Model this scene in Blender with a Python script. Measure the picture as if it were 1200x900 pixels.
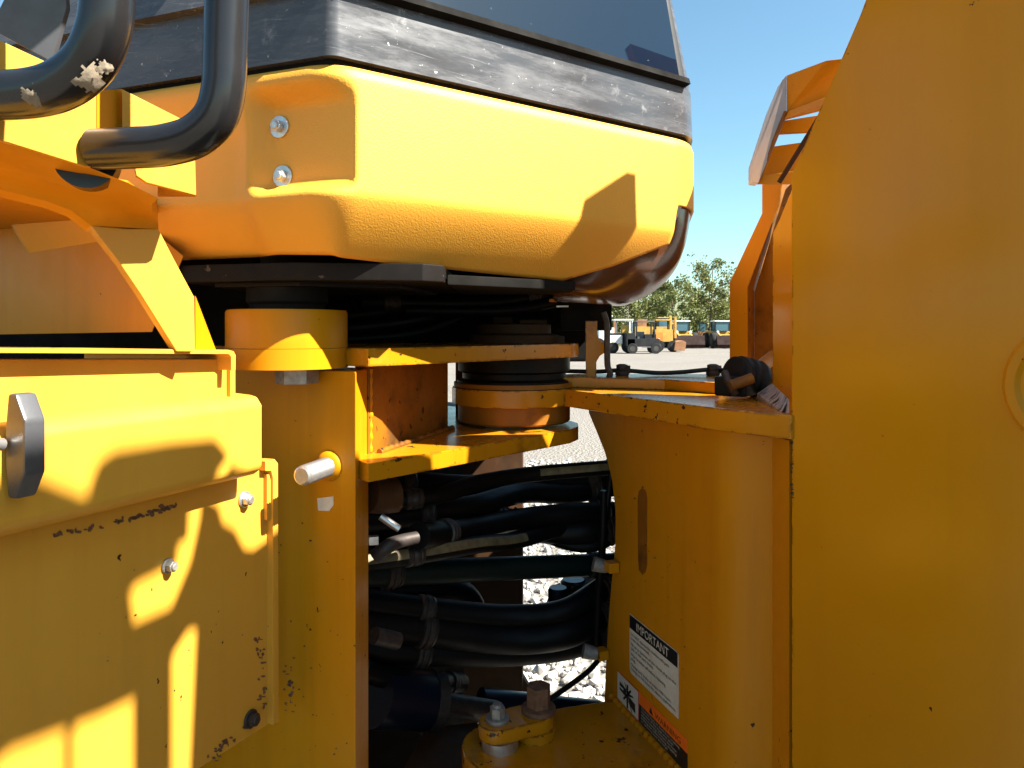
import bpy, bmesh, math, random
from mathutils import Vector, Matrix, noise
random.seed(7)
PI = math.pi
scene = bpy.context.scene
C = scene.collection
for o in list(bpy.data.objects): bpy.data.objects.remove(o, do_unlink=True)

# ---------------------------------------------------------------- camera, sky, sun, exposure
F = 867.0; HOR = 387.0; EYE = 1.6            # focal length and horizon in photo pixels, eye height in metres
cam = bpy.data.cameras.new('camera'); camo = bpy.data.objects.new('camera', cam); C.objects.link(camo)
camo.location = (0, 0, EYE); camo.rotation_euler = (PI/2, 0, 0)
cam.sensor_width = 36; cam.lens = F/1200*36; cam.shift_y = -(450-HOR)/1200
cam.clip_start = 0.02; cam.clip_end = 3000
scene.camera = camo
SUN_EL = 46.0; SUN_AZ = Vector((.935, -.355, 0)).normalized()       # direction towards the sun, on the ground
world = bpy.data.worlds.new('World'); scene.world = world; world.use_nodes = True
wn = world.node_tree.nodes; wl = world.node_tree.links
sky = wn.new('ShaderNodeTexSky'); sky.sky_type = 'NISHITA'; sky.sun_disc = False
sky.sun_elevation = math.radians(SUN_EL); sky.sun_rotation = math.atan2(SUN_AZ.x, SUN_AZ.y)
sky.air_density = 1.0; sky.dust_density = 0.6; sky.ozone_density = 1.2
tint = wn.new('ShaderNodeMix'); tint.data_type = 'RGBA'; tint.blend_type = 'MULTIPLY'; tint.inputs[0].default_value = 1.0   # the camera's white balance
tint.inputs[7].default_value = (.86, 1.10, 1.04, 1); wl.new(sky.outputs[0], tint.inputs[6])
wl.new(tint.outputs[2], wn['Background'].inputs[0]); wn['Background'].inputs[1].default_value = 0.05
sl = bpy.data.lights.new('sun', 'SUN'); sl.energy = 5.0; sl.angle = math.radians(0.55); sl.color = (1.0, .95, .86)
so = bpy.data.objects.new('sun', sl); C.objects.link(so)
sd = Vector((SUN_AZ.x, SUN_AZ.y, math.tan(math.radians(SUN_EL)))).normalized()
so.rotation_euler = sd.to_track_quat('Z', 'Y').to_euler(); so.location = (5, -3, 12)
vs = scene.view_settings; vs.view_transform = 'Standard'; vs.look = 'None'; vs.exposure = 2.1; vs.gamma = 1
try: vs.use_curve_mapping = False
except Exception: pass

# ---------------------------------------------------------------- helpers
def ray(px, py): return Vector(((px-600)/F, 1.0, (HOR-py)/F))
def at(px, py, Y):
    v = ray(px, py)*Y; v.z += EYE; return v
class Plane:                                  # an upright plane; u runs along it, z is the height above the eye
    def __init__(s, p0, d):
        s.p = Vector((p0[0], p0[1], 0)); s.d = Vector((d[0], d[1], 0)).normalized()
        s.n = Vector((s.d.y, -s.d.x, 0))
        if s.n.dot(-s.p) < 0: s.n = -s.n      # towards the camera's side
    def px(s, px, py, off=0):
        r = ray(px, py); v = r*((s.n.dot(s.p)+off)/s.n.dot(r)); v.z += EYE; return v
    def uz(s, u, z, off=0):
        v = s.p + s.d*u + s.n*off; return Vector((v.x, v.y, EYE+z))
def pxpl(p0, n, px, py, off=0):
    n = Vector((n[0], n[1], 0)).normalized(); r = ray(px, py)
    v = r*((n.dot(Vector((p0[0], p0[1], 0)))+off)/n.dot(r)); v.z += EYE; return v

def finish(bm, name, mat, parent=None, smooth=35, bevel=0, seg=2):
    bmesh.ops.remove_doubles(bm, verts=bm.verts, dist=1e-6)
    bmesh.ops.recalc_face_normals(bm, faces=bm.faces)
    if bevel:
        es = [e for e in bm.edges if len(e.link_faces) == 2 and e.calc_face_angle(0) > math.radians(28)]
        bmesh.ops.bevel(bm, geom=es, offset=bevel, segments=seg, profile=.6, affect='EDGES', clamp_overlap=True)
    me = bpy.data.meshes.new(name); bm.to_mesh(me); bm.free()
    wn_ = bevel
    if smooth:
        for p in me.polygons: p.use_smooth = True
        me.set_sharp_from_angle(angle=math.radians(smooth))
    o = link(me, name, mat, parent)
    if wn_:
        w = o.modifiers.new('face_normals', 'WEIGHTED_NORMAL'); w.mode = 'FACE_AREA'; w.weight = 50; w.keep_sharp = True
    return o
def link(me, name, mat, parent=None):
    o = bpy.data.objects.new(name, me); C.objects.link(o)
    if mat: 
        if not me.materials: me.materials.append(M[mat])
    if parent: attach(o, parent)
    return o
def attach(o, parent):
    o.parent = parent
    if parent.parent is None: o.matrix_parent_inverse = Matrix.Translation(-parent.location)
def tag(o, label=None, cat=None, group=None, kind=None):
    for k, v in (('label', label), ('category', cat), ('group', group), ('kind', kind)):
        if v: o[k] = v
    return o
def thing(name, label, cat, loc, group=None):
    o = bpy.data.objects.new(name, None); C.objects.link(o); o.location = loc; o.empty_display_size = .1
    return tag(o, label, cat, group)

def bm_prism(bm, pts, ext):
    a = [bm.verts.new(p) for p in pts]; b = [bm.verts.new(Vector(p)+Vector(ext)) for p in pts]
    n = len(pts)
    bm.faces.new(a); bm.faces.new(b[::-1])
    for i in range(n): bm.faces.new((a[i], b[i], b[(i+1) % n], a[(i+1) % n]))
def prism(name, mat, parent, pts, ext, bevel=.002, seg=2, smooth=35):
    bm = bmesh.new(); bm_prism(bm, pts, ext); return finish(bm, name, mat, parent, smooth, bevel, seg)
def plate(name, mat, parent, plan, z0, z1, bevel=.002):           # horizontal plate from a plan outline
    return prism(name, mat, parent, [Vector((x, y, EYE+z0)) for x, y in plan], (0, 0, z1-z0), bevel)
def bm_box(bm, c, ax, size):
    ax = [Vector(a).normalized() for a in ax]
    vs = []
    for i in (-1, 1):
        for j in (-1, 1):
            for k in (-1, 1): vs.append(bm.verts.new(Vector(c)+ax[0]*i*size[0]/2+ax[1]*j*size[1]/2+ax[2]*k*size[2]/2))
    for f in ((0,1,3,2),(4,6,7,5),(0,4,5,1),(2,3,7,6),(0,2,6,4),(1,5,7,3)): bm.faces.new([vs[i] for i in f])
def box(name, mat, parent, c, size, dx=(1,0), bevel=.002, tilt=0):
    x = Vector((dx[0], dx[1], 0)).normalized(); y = Vector((-x.y, x.x, 0)); z = Vector((0,0,1))
    bm = bmesh.new(); bm_box(bm, c, (x, y, z), size); return finish(bm, name, mat, parent, 35, bevel)
def spline(pts, n=8):
    pts = [Vector(p) for p in pts]; out = []
    for i in range(len(pts)-1):
        p0 = pts[max(i-1, 0)]; p1 = pts[i]; p2 = pts[i+1]; p3 = pts[min(i+2, len(pts)-1)]
        for k in range(n):
            t = k/n
            out.append(.5*((2*p1)+(p2-p0)*t+(2*p0-5*p1+4*p2-p3)*t*t+(3*p1-p0-3*p2+p3)*t**3))
    out.append(pts[-1]); return out
def bm_tube(bm, path, r, seg=12, cap=True):
    rings = []; up = Vector((0, 0, 1)); prev = None
    for i, p in enumerate(path):
        t = (path[min(i+1, len(path)-1)]-path[max(i-1, 0)]).normalized()
        if prev is None:
            a = t.orthogonal().normalized()
        else:
            a = (prev-t*prev.dot(t)).normalized()
        prev = a; b = t.cross(a)
        rr = r(i/(len(path)-1)) if callable(r) else r
        rings.append([bm.verts.new(p+(a*math.cos(q)+b*math.sin(q))*rr) for q in [2*PI*k/seg for k in range(seg)]])
    for i in range(len(rings)-1):
        for k in range(seg): bm.faces.new((rings[i][k], rings[i][(k+1) % seg], rings[i+1][(k+1) % seg], rings[i+1][k]))
    if cap: bm.faces.new(rings[0][::-1]); bm.faces.new(rings[-1])
def tube(name, mat, parent, pts, r, seg=14, n=8, straight=False):
    bm = bmesh.new(); bm_tube(bm, [Vector(p) for p in pts] if straight else spline(pts, n), r, seg)
    return finish(bm, name, mat, parent, 40)
def bm_lathe(bm, c, axis, prof, seg=40):                            # prof: (radius, distance along the axis)
    ax = Vector(axis).normalized(); a = ax.orthogonal().normalized(); b = ax.cross(a); rings = []
    for r, h in prof:
        if r < 1e-6: rings.append([bm.verts.new(Vector(c)+ax*h)])
        else: rings.append([bm.verts.new(Vector(c)+ax*h+(a*math.cos(q)+b*math.sin(q))*r) for q in [2*PI*k/seg for k in range(seg)]])
    for i in range(len(rings)-1):
        A, B = rings[i], rings[i+1]
        for k in range(seg):
            f = [A[k % len(A)], A[(k+1) % len(A)], B[(k+1) % len(B)], B[k % len(B)]]
            f2 = []
            for v in f:
                if v not in f2: f2.append(v)
            if len(f2) > 2: bm.faces.new(f2)
    if len(rings[0]) > 1: bm.faces.new(rings[0][::-1])
    if len(rings[-1]) > 1: bm.faces.new(rings[-1])
def lathe(name, mat, parent, c, axis, prof, seg=40, smooth=35, bevel=0):
    bm = bmesh.new(); bm_lathe(bm, c, axis, prof, seg); return finish(bm, name, mat, parent, smooth, bevel)
def bolt(name, mat, parent, c, axis, r, h, washer=1.6):
    ax = Vector(axis).normalized()
    bm = bmesh.new()
    bm_lathe(bm, c, ax, [(r*washer, 0), (r*washer, h*.22), (r*1.0, h*.24)], 24)
    a = ax.orthogonal().normalized(); b = ax.cross(a)
    hexp = [Vector(c)+ax*h*.22+(a*math.cos(q)+b*math.sin(q))*r for q in [PI/3*k for k in range(6)]]
    bm_prism(bm, hexp, ax*h*.6)
    bm_lathe(bm, Vector(c)+ax*h*.8, ax, [(r*.72, 0), (r*.6, h*.2)], 18)
    return finish(bm, name, mat, parent, 30, .0006, 1)

# ---------------------------------------------------------------- materials
M = {}
def newmat(name):
    m = bpy.data.materials.new(name); m.use_nodes = True; M[name] = m
    nt = m.node_tree; b = nt.nodes['Principled BSDF']; return m, nt, b
def setin(b, k, v):
    if k in b.inputs: b.inputs[k].default_value = v
def nd(nt, t, **kw):
    n = nt.nodes.new(t)
    for k, v in kw.items():
        if hasattr(n, k): setattr(n, k, v)
        else: n.inputs[k].default_value = v
    return n
def ramp(nt, src, p0, c0, p1, c1):
    r = nt.nodes.new('ShaderNodeValToRGB'); e = r.color_ramp.elements
    e[0].position = p0; e[0].color = c0 if len(c0) == 4 else (*c0, 1); e[1].position = p1; e[1].color = c1 if len(c1) == 4 else (*c1, 1)
    nt.links.new(src, r.inputs[0]); return r.outputs[0]
def mix(nt, fac, a, b, mode='MIX'):
    m = nt.nodes.new('ShaderNodeMix'); m.data_type = 'RGBA'; m.blend_type = mode
    for i, v in ((0, fac), (6, a), (7, b)):
        if hasattr(v, 'links') or hasattr(v, 'is_linked'): nt.links.new(v, m.inputs[i])
        elif i == 0: m.inputs[0].default_value = v
        else: m.inputs[i].default_value = (*v, 1) if len(v) == 3 else v
    return m.outputs[2]
def coords(nt): return nt.nodes.new('ShaderNodeTexCoord').outputs['Object']
def tex(nt, co, scale, detail=4, rough=.55, kind='NOISE'):
    if kind == 'NOISE':
        n = nd(nt, 'ShaderNodeTexNoise'); n.inputs['Scale'].default_value = scale; n.inputs['Detail'].default_value = detail; n.inputs['Roughness'].default_value = rough
    else:
        n = nd(nt, 'ShaderNodeTexVoronoi'); n.inputs['Scale'].default_value = scale
    nt.links.new(co, n.inputs['Vector']); return n.outputs[0]
def bump(nt, b, h, strength=.1, dist=.001):
    bp = nt.nodes.new('ShaderNodeBump'); bp.inputs['Strength'].default_value = strength; bp.inputs['Distance'].default_value = dist
    nt.links.new(h, bp.inputs['Height']); nt.links.new(bp.outputs[0], b.inputs['Normal'])

def paint(name, col, rough=.32, chips=.72, chipcol=(.035, .014, .007), dust=.25, peel=.12, coat=0, chip_scale=55, edge=0, grease=0, spec=.5, streak=.38):
    m, nt, b = newmat(name); co = coords(nt)
    big = tex(nt, co, 2.3, 5, .6)
    base = mix(nt, ramp(nt, big, .35, (0,0,0), .75, (1,1,1)), col, (col[0]*.90, col[1]*.84, col[2]*.8+.002))
    fine = tex(nt, co, 14, 8, .7)
    base = mix(nt, ramp(nt, fine, .52, (0,0,0), .85, (dust, dust, dust)), base, (.42, .27, .10))
    ms_ = nt.nodes.new('ShaderNodeMapping'); ms_.inputs['Scale'].default_value = (26, 26, 1.6); nt.links.new(co, ms_.inputs[0])
    stk = tex(nt, ms_.outputs[0], 1.0, 5, .6)
    base = mix(nt, ramp(nt, stk, .50, (0,0,0), .80, (streak,)*3), base, (col[0]*.55, col[1]*.50, col[2]*.5))
    if grease:
        gr = tex(nt, co, 5.5, 6, .65)
        base = mix(nt, ramp(nt, gr, .62-.3*grease, (0,0,0), .75-.2*grease, (.95,.95,.95)), base, (.03, .017, .008))
    # small chips: sparse blobs where two noises agree
    c1 = tex(nt, co, chip_scale, 3, .6); c2 = tex(nt, co, 4.0, 3, .6)
    mul = nd(nt, 'ShaderNodeMath', operation='ADD'); nt.links.new(c1, mul.inputs[0])
    mm = nd(nt, 'ShaderNodeMath', operation='MULTIPLY'); nt.links.new(c2, mm.inputs[0]); mm.inputs[1].default_value = .35
    nt.links.new(mm.outputs[0], mul.inputs[1])
    cm = ramp(nt, mul.outputs[0], chips+.175, (0,0,0), chips+.19, (1,1,1))
    base = mix(nt, cm, base, chipcol)
    if edge:                                       # paint knocked off the real edges of the steel
        bv = nt.nodes.new('ShaderNodeBevel'); bv.samples = 4; bv.inputs['Radius'].default_value = .006
        geo = nt.nodes.new('ShaderNodeNewGeometry')
        dt = nd(nt, 'ShaderNodeVectorMath', operation='DOT_PRODUCT'); nt.links.new(bv.outputs[0], dt.inputs[0]); nt.links.new(geo.outputs['Normal'], dt.inputs[1])
        e0 = ramp(nt, dt.outputs['Value'], .90, (1,1,1), .985, (0,0,0))
        en = ramp(nt, tex(nt, co, 38, 5, .65), .60-edge*.1, (0,0,0), .62-edge*.1, (1,1,1))
        em = nd(nt, 'ShaderNodeMath', operation='MULTIPLY'); nt.links.new(e0, em.inputs[0]); nt.links.new(en, em.inputs[1])
        base = mix(nt, em.outputs[0], base, chipcol)
    nt.links.new(base, b.inputs['Base Color'])
    rr = ramp(nt, fine, .3, (rough*.85,)*3, .8, (min(rough*1.5, 1),)*3); nt.links.new(rr, b.inputs['Roughness'])
    setin(b, 'Specular IOR Level', spec); setin(b, 'Coat Weight', coat); setin(b, 'Coat Roughness', .08)
    bump(nt, b, tex(nt, co, 420, 2, .5), peel, .0006)
    return m
YEL = (.56, .224, .003)
paint('yellow', YEL, .38, .725, edge=0, spec=.18, dust=.08)  # copy of the yellow for unlit parts, blue kept low
paint('yellow_tower', (.53, .222, .003), .18, .76, peel=.10, dust=.05, edge=.4, spec=.22, streak=.12)
paint('yellow_lug', (.48, .190, .004), .22, .67, edge=1.0, dust=.2, spec=.32, grease=.12)
paint('yellow_sunlit', (.64, .318, .036), .36, .735, dust=.06, spec=.30, streak=.2)  # paler copy of the yellow for parts the sun lights
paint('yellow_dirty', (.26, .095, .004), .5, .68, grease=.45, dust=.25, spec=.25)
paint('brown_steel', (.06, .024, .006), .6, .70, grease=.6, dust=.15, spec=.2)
paint('black_steel', (.010, .008, .007), .5, .69, chipcol=(.08, .06, .045), dust=.03, grease=0, spec=.12)
paint('yellow_gloss', (.55, .232, .004), .12, .70, peel=.05, dust=.1, edge=.8, spec=.9)
m, nt, b = newmat('scuffed_steel'); co = coords(nt); mp = nt.nodes.new('ShaderNodeMapping'); mp.vector_type = 'TEXTURE'; mp.inputs['Rotation'].default_value = (.3, .5, .7); mp.inputs['Scale'].default_value = (.05, .006, .03); nt.links.new(co, mp.inputs[0])
nt.links.new(mix(nt, ramp(nt, tex(nt, mp.outputs[0], 1.2, 4, .6), .50, (0,0,0), .56, (1,1,1)), (.40, .36, .36), (.02, .015, .012)), b.inputs['Base Color']); setin(b, 'Roughness', .35)
# moulded plastic of the cab skirt: leather grain
m, nt, b = newmat('yellow_plastic'); co = coords(nt)
base = mix(nt, ramp(nt, tex(nt, co, 3, 5), .35, (0,0,0), .8, (1,1,1)), (.74, .342, .034), (.70, .314, .032))
nt.links.new(base, b.inputs['Base Color']); setin(b, 'Roughness', .55); setin(b, 'Specular IOR Level', .42)
vt = nd(nt, 'ShaderNodeTexNoise'); vt.inputs['Scale'].default_value = 480; vt.inputs['Detail'].default_value = 2; nt.links.new(co, vt.inputs['Vector'])
bump(nt, b, vt.outputs[0], .35, .0012)
# glossy black cab panel with dust smears and scratches
m, nt, b = newmat('black_panel'); co = coords(nt)
mp = nt.nodes.new('ShaderNodeMapping'); mp.vector_type = 'TEXTURE'; mp.inputs['Rotation'].default_value = (0, 0, .62); mp.inputs['Scale'].default_value = (.30, .30, .055); nt.links.new(co, mp.inputs[0])
sm = tex(nt, mp.outputs[0], 2.2, 10, .72)
sp = tex(nt, co, 130, 4, .7)
dmask = ramp(nt, sm, .42, (0,0,0), .80, (.5,.5,.5))
base = mix(nt, dmask, (.052, .053, .057), (.16, .16, .168))
base = mix(nt, ramp(nt, sp, .67, (0,0,0), .70, (1,1,1)), base, (.45, .43, .40))
mp2 = nt.nodes.new('ShaderNodeMapping'); mp2.vector_type = 'TEXTURE'; mp2.inputs['Rotation'].default_value = (.12, .05, .62); mp2.inputs['Scale'].default_value = (.25, .25, .004); nt.links.new(co, mp2.inputs[0])
scr = tex(nt, mp2.outputs[0], 2.0, 4, .7); base = mix(nt, ramp(nt, scr, .63, (0,0,0), .66, (.4,.4,.4)), base, (.3, .3, .3))
blot = tex(nt, co, 26, 5, .7); base = mix(nt, ramp(nt, blot, .62, (0,0,0), .72, (.5,.5,.5)), base, (.28, .28, .28))
nt.links.new(base, b.inputs['Base Color']); nt.links.new(ramp(nt, sm, .35, (.14,)*3, .75, (.5,)*3), b.inputs['Roughness']); setin(b, 'Specular IOR Level', .45)
# simple surfaces
def simple(name, col, rough=.5, metal=0, var=.25, scale=18, spec=.5, bmp=0, bscale=200, dust=None):
    m, nt, b = newmat(name); co = coords(nt)
    t = tex(nt, co, scale, 6, .65)
    base = mix(nt, ramp(nt, t, .3, (0,0,0), .75, (1,1,1)), tuple(c*(1+var) for c in col), tuple(c*(1-var) for c in col))
    if dust: base = mix(nt, ramp(nt, tex(nt, co, scale*.6, 8, .7), dust[0], (0,0,0), dust[0]+.2, (dust[1],)*3), base, dust[2])
    nt.links.new(base, b.inputs['Base Color']); setin(b, 'Metallic', metal); setin(b, 'Specular IOR Level', spec)
    nt.links.new(ramp(nt, t, .3, (rough*.8,)*3, .8, (min(1, rough*1.25),)*3), b.inputs['Roughness'])
    if bmp: bump(nt, b, tex(nt, co, bscale, 4, .6), bmp, .001)
    return m
simple('rail_black', (.014, .014, .015), .22, spec=.42, var=.2, bmp=.06, bscale=90, dust=(.66, .25, (.30, .27, .22)))
simple('mud', (.20, .155, .105), .95, var=.3, scale=90, bmp=.8, bscale=160)
simple('rubber', (.007, .007, .007), .6, spec=.3, var=.3, bmp=.12, bscale=500)
simple('mount_rubber', (.007, .006, .005), .8, var=.4, spec=.2, dust=(.6, .2, (.06, .035, .015)))
simple('hose', (.0035, .0035, .0035), .5, spec=.16, var=.3, bmp=.15, bscale=380, dust=(.66, .25, (.05, .035, .02)))
simple('hose_green', (.003, .010, .008), .5, var=.3, spec=.2)
simple('hose_print', (.13, .10, .045), .6, var=.5, scale=60)
simple('zinc', (.58, .56, .53), .38, .85, var=.25, scale=70)
simple('bolt_grey', (.28, .265, .235), .55, .5, var=.35, scale=90)
simple('bolt_dark', (.05, .04, .035), .55, .5, var=.35, scale=90)
simple('rust_bolt', (.17, .085, .045), .7, .3, var=.35, scale=90)
simple('chrome', (.75, .75, .76), .15, 1.0, var=.1)
simple('plastic_black', (.055, .056, .06), .4, var=.15, scale=60, bmp=.08, bscale=300)
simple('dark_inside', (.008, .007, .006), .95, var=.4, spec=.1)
simple('steel_blue', (.006, .009, .020), .35, var=.3, spec=.35)
simple('grease_black', (.005, .004, .003), .5, spec=.15, var=.5, bmp=.5, bscale=60)
simple('decal_white', (.62, .60, .52), .5, var=.08, dust=(.52, .45, (.32, .24, .12)))
simple('decal_black', (.012, .012, .013), .45, var=.05)
simple('decal_orange', (.85, .16, .012), .45, var=.05)
simple('decal_red', (.55, .03, .02), .45, var=.05)
simple('paper', (.62, .58, .50), .8, var=.15, scale=80)
simple('lens_red', (.35, .02, .01), .3)
simple('shaded_chin', (.075, .028, .012), .2, var=.15, spec=.8)  # brown base stands in for yellow moulding lying in shade
simple('sky_sheen', (.55, .50, .48), .4, var=.15, dust=None)  # pale base stands for sky reflected on the bracket's side plate
# far things
for n, c in (('far_yellow', (.44, .26, .06)), ('far_orange', (.55, .20, .04)), ('far_white', (.72, .71, .67)), ('far_black', (.02, .02, .022)), ('far_grey', (.12, .12, .12)), ('far_rim', (.06, .055, .05)),
             ('far_bucket', (.022, .010, .008)), ('far_tyre', (.02, .02, .02)), ('far_red', (.40, .05, .03)), ('far_tan', (.26, .13, .065))):
    simple(n, c, .8, var=.3, scale=2.5, spec=.2)
m, nt, b = newmat('far_glass'); setin(b, 'Base Color', (.05, .12, .16, 1)); setin(b, 'Roughness', .08)
m, nt, b = newmat('glass'); co = coords(nt)                     # dark glass, the sky's blue reflection put into its base colour
setin(b, 'Base Color', (.012, .018, .024, 1)); setin(b, 'IOR', 1.52); setin(b, 'Specular IOR Level', .55)
sp = tex(nt, co, 60, 6, .75); 
nt.links.new(mix(nt, ramp(nt, sp, .68, (0,0,0), .74, (1,1,1)), (.002, .008, .020), (.25, .26, .26)), b.inputs['Base Color'])
nt.links.new(ramp(nt, tex(nt, co, 9, 6, .7), .4, (.01,)*3, .8, (.05,)*3), b.inputs['Roughness'])
# ground
m, nt, b = newmat('gravel_ground'); co = coords(nt)
t1 = tex(nt, co, .35, 6, .6); t2 = tex(nt, co, 22, 6, .7); v = tex(nt, co, 30, kind='VORONOI')
base = mix(nt, ramp(nt, t1, .3, (0,0,0), .75, (1,1,1)), (.20, .183, .162), (.165, .15, .13))
base = mix(nt, ramp(nt, t2, .35, (0,0,0), .65, (1,1,1)), mix(nt, .35, base, (.13, .12, .105)), base)
nt.links.new(base, b.inputs['Base Color']); setin(b, 'Roughness', .95); setin(b, 'Specular IOR Level', .2)
bump(nt, b, v, .8, .03)
simple('stone', (.36, .34, .31), .9, var=.30, scale=9, spec=.2)
m, nt, b = newmat('leaf'); co = coords(nt)
oi = nt.nodes.new('ShaderNodeObjectInfo')
base = mix(nt, ramp(nt, tex(nt, co, .9, 4), .3, (0,0,0), .7, (1,1,1)), (.075, .105, .022), (.16, .165, .045))
nt.links.new(mix(nt, oi.outputs['Random'], base, mix(nt, .5, base, (.13, .11, .03))), b.inputs['Base Color']); setin(b, 'Roughness', .6)
tr = nt.nodes.new('ShaderNodeBsdfTranslucent'); nt.links.new(base, tr.inputs[0]); ms = nt.nodes.new('ShaderNodeMixShader'); ms.inputs[0].default_value = .35
nt.links.new(b.outputs[0], ms.inputs[1]); nt.links.new(tr.outputs[0], ms.inputs[2]); nt.links.new(ms.outputs[0], nt.nodes['Material Output'].inputs[0])
simple('bark', (.10, .075, .055), .9, var=.3, scale=3)
simple('hill', (.13, .145, .085), 1.0, var=.35, scale=.06, spec=.1)
simple('grass', (.16, .15, .06), 1.0, var=.3, scale=.3, spec=.1)

# ================================================================ ground and hill
bm = bmesh.new()
N = 24
for a in [1]:
    xs = [-1500, -400, -120, -60, -30, -15, -8, -4, -2, 0, 2, 4, 8, 15, 30, 60, 120, 400, 1500]
    ys = [-400, -60, -20, -8, -3, 0, 2, 4, 6, 9, 14, 22, 35, 55, 80, 120, 250, 600, 1500]
    g = [[bm.verts.new((x, y, 0)) for x in xs] for y in ys]
    for j in range(len(ys)-1):
        for i in range(len(xs)-1): bm.faces.new((g[j][i], g[j][i+1], g[j+1][i+1], g[j+1][i]))
tag(finish(bm, 'ground', 'gravel_ground', None, 0), kind='structure')
bm = bmesh.new()                               # wooded hill far behind the yard
g = []
for j in range(14):
    row = []
    for i in range(60):
        x = -320+i*12+0.0; y = 330+j*16
        h = 26*math.sin(min(j/9, 1)*PI/2)*(.8+.45*noise.noise(Vector((x*.006, 3.1, 0))))+1.6*noise.noise(Vector((x*.08, y*.08, 2)))*min(j, 3)-.4
        row.append(bm.verts.new((x+90, y, h)))
    g.append(row)
for j in range(13):
    for i in range(59): bm.faces.new((g[j][i], g[j][i+1], g[j+1][i+1], g[j+1][i]))
tag(finish(bm, 'hill', 'hill', None, 180), kind='structure')
bm = bmesh.new()
for (x0, x1, y0, y1) in ((-60, 120, 76, 320),):
    vsx = [[bm.verts.new((x0+(x1-x0)*i/20, y0+(y1-y0)*j/8+(2*noise.noise(Vector((i*.9, 0, 0))) if j == 0 else 0), .05+.25*j/8)) for i in range(21)] for j in range(9)]
    for j in range(8):
        for i in range(20): bm.faces.new((vsx[j][i], vsx[j][i+1], vsx[j+1][i+1], vsx[j+1][i]))
tag(finish(bm, 'grass_verge', 'grass', None, 180), 'dry grass strip below the trees', None, None, 'structure')
# crushed stone lying beyond the joint
bm = bmesh.new()
rs = random.Random(3)
ico = bmesh.new(); bmesh.ops.create_icosphere(ico, subdivisions=1, radius=1.0); ico.verts.ensure_lookup_table()
iv = [v.co.copy() for v in ico.verts]; ifc = [[v.index for v in f.verts] for f in ico.faces]; ico.free()
SV, SF = [], []
def stone(c, r):
    q = Matrix.Rotation(rs.uniform(0, 6.28), 3, Vector((rs.gauss(0,1), rs.gauss(0,1), rs.gauss(0,1))).normalized())
    sc = (rs.uniform(.8, 1.35)*r, rs.uniform(.7, 1.1)*r, rs.uniform(.5, .9)*r); n0 = len(SV)
    for k in iv:
        e = rs.uniform(.78, 1.12); SV.append(q @ Vector((k.x*sc[0]*e, k.y*sc[1]*e, k.z*sc[2]*e))+c)
    for f in ifc: SF.append([n0+i for i in f])
for k in range(5200):
    y = 2.2+rs.random()**1.5*6.8
    x = rs.uniform(-.22, .42)*y*.7
    r = rs.uniform(.012, .034)*(1 if rs.random() < .85 else 1.3)
    stone(Vector((x, y, r*.35)), r)
bm.free(); me = bpy.data.meshes.new('gravel'); me.from_pydata(SV, [], SF)
tag(link(me, 'gravel', 'stone'), 'pale crushed stone on the yard', None, None, 'stuff')

# ================================================================ the wheel loader
L = thing('wheel_loader', 'yellow articulated wheel loader seen close up at its centre hinge, filling the frame', 'wheel loader', (-.2, 1.4, 0))

# ---- front half: tower plates, hinge lug, curved web
TP = Plane((.351, .93), (.56, -.83))           # outer tower plate, u forward, camera side normal
prof = [(0, -1.25), (0, .195), (.0984, .3786), (.104, .392), (.109, .428), (.23, .592), (.346, .685), (.395, .721), (.451, .782), (.487, .849), (.515, .875), (.533, .925), (.545, .93), (.556, .80), (.575, .64), (1.3, .64), (1.3, -1.25)]  # outline above the frame shaped for the shadows it casts
tower = prism('tower_plate', 'yellow_tower', L, [TP.uz(u, z) for u, z in prof], TP.n*-.028, .0025)
tag(tower, 'large smooth yellow steel tower plate of the front frame')
c = TP.px(1266, 455)
bm = bmesh.new(); bm_lathe(bm, c, TP.n, [(.062, -.002), (.062, .006), (.058, .010), (.050, .010), (.046, .006), (0, .006)], 64)
finish(bm, 'pin_cover', 'yellow', tower, 35)
# unseen lift arm and bars, added and outlined to cast the storage box shadows
arm = [(.552, .955), (.581, 1.0), (.682, 1.093), (.796, 1.194), (.827, 1.213), (.842, 1.207), (.848, 1.200), (.94, 1.312), (1.0, 1.365), (1.5, 1.8), (1.5, 1.5), (1.0, 1.2), (.80, 1.05), (.708, 1.006), (.612, .93), (.612, .95), (.587, .931), (.583, .964)]
la = prism('lift_arm', 'yellow', L, [TP.uz(u, z) for u, z in arm], TP.n*-.008, 0)
bar = [(.545, .93), (.548, .915), (.572, .889), (.617, .886), (.708, .965), (.72, 1.02), (.80, 1.06), (1.0, 1.21), (1.5, 1.5), (1.5, 1.4), (.937, 1.098), (.78, .95), (.712, .89), (.64, .845), (.587, .826), (.559, .797), (.54, .80)]
prism('shadow_bar', 'yellow', L, [TP.uz(u, z, -.001) for u, z in bar], TP.n*-.007, 0)
prism('shadow_stay', 'yellow', L, [TP.uz(u, z, -.002) for u, z in [(.625, .60), (.625, .85), (.705, .89), (.705, .60)]], TP.n*-.006, 0)
prism('shadow_stay', 'yellow', L, [TP.uz(u, z, -.002) for u, z in [(.826, .60), (.826, 1.0), (.838, 1.01), (.838, .60)]], TP.n*-.004, 0)  # narrow strip added to split a light patch
prism('pad_shade_plate', 'yellow', L, [TP.uz(0, z, o) for o, z in [(-.36, -.12), (-.36, .78), (-.75, .78), (-.75, -.12)]], TP.d*.02, .002)  # added out of sight to keep sun off the hinge pad
plate('hose_shade_plate', 'dark_inside', L, [(.335, 1.10), (.345, 1.10), (.345, 2.2), (.335, 2.2)], -1.2, -.139, 0)  # added behind the web to keep sun off the hoses
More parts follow.
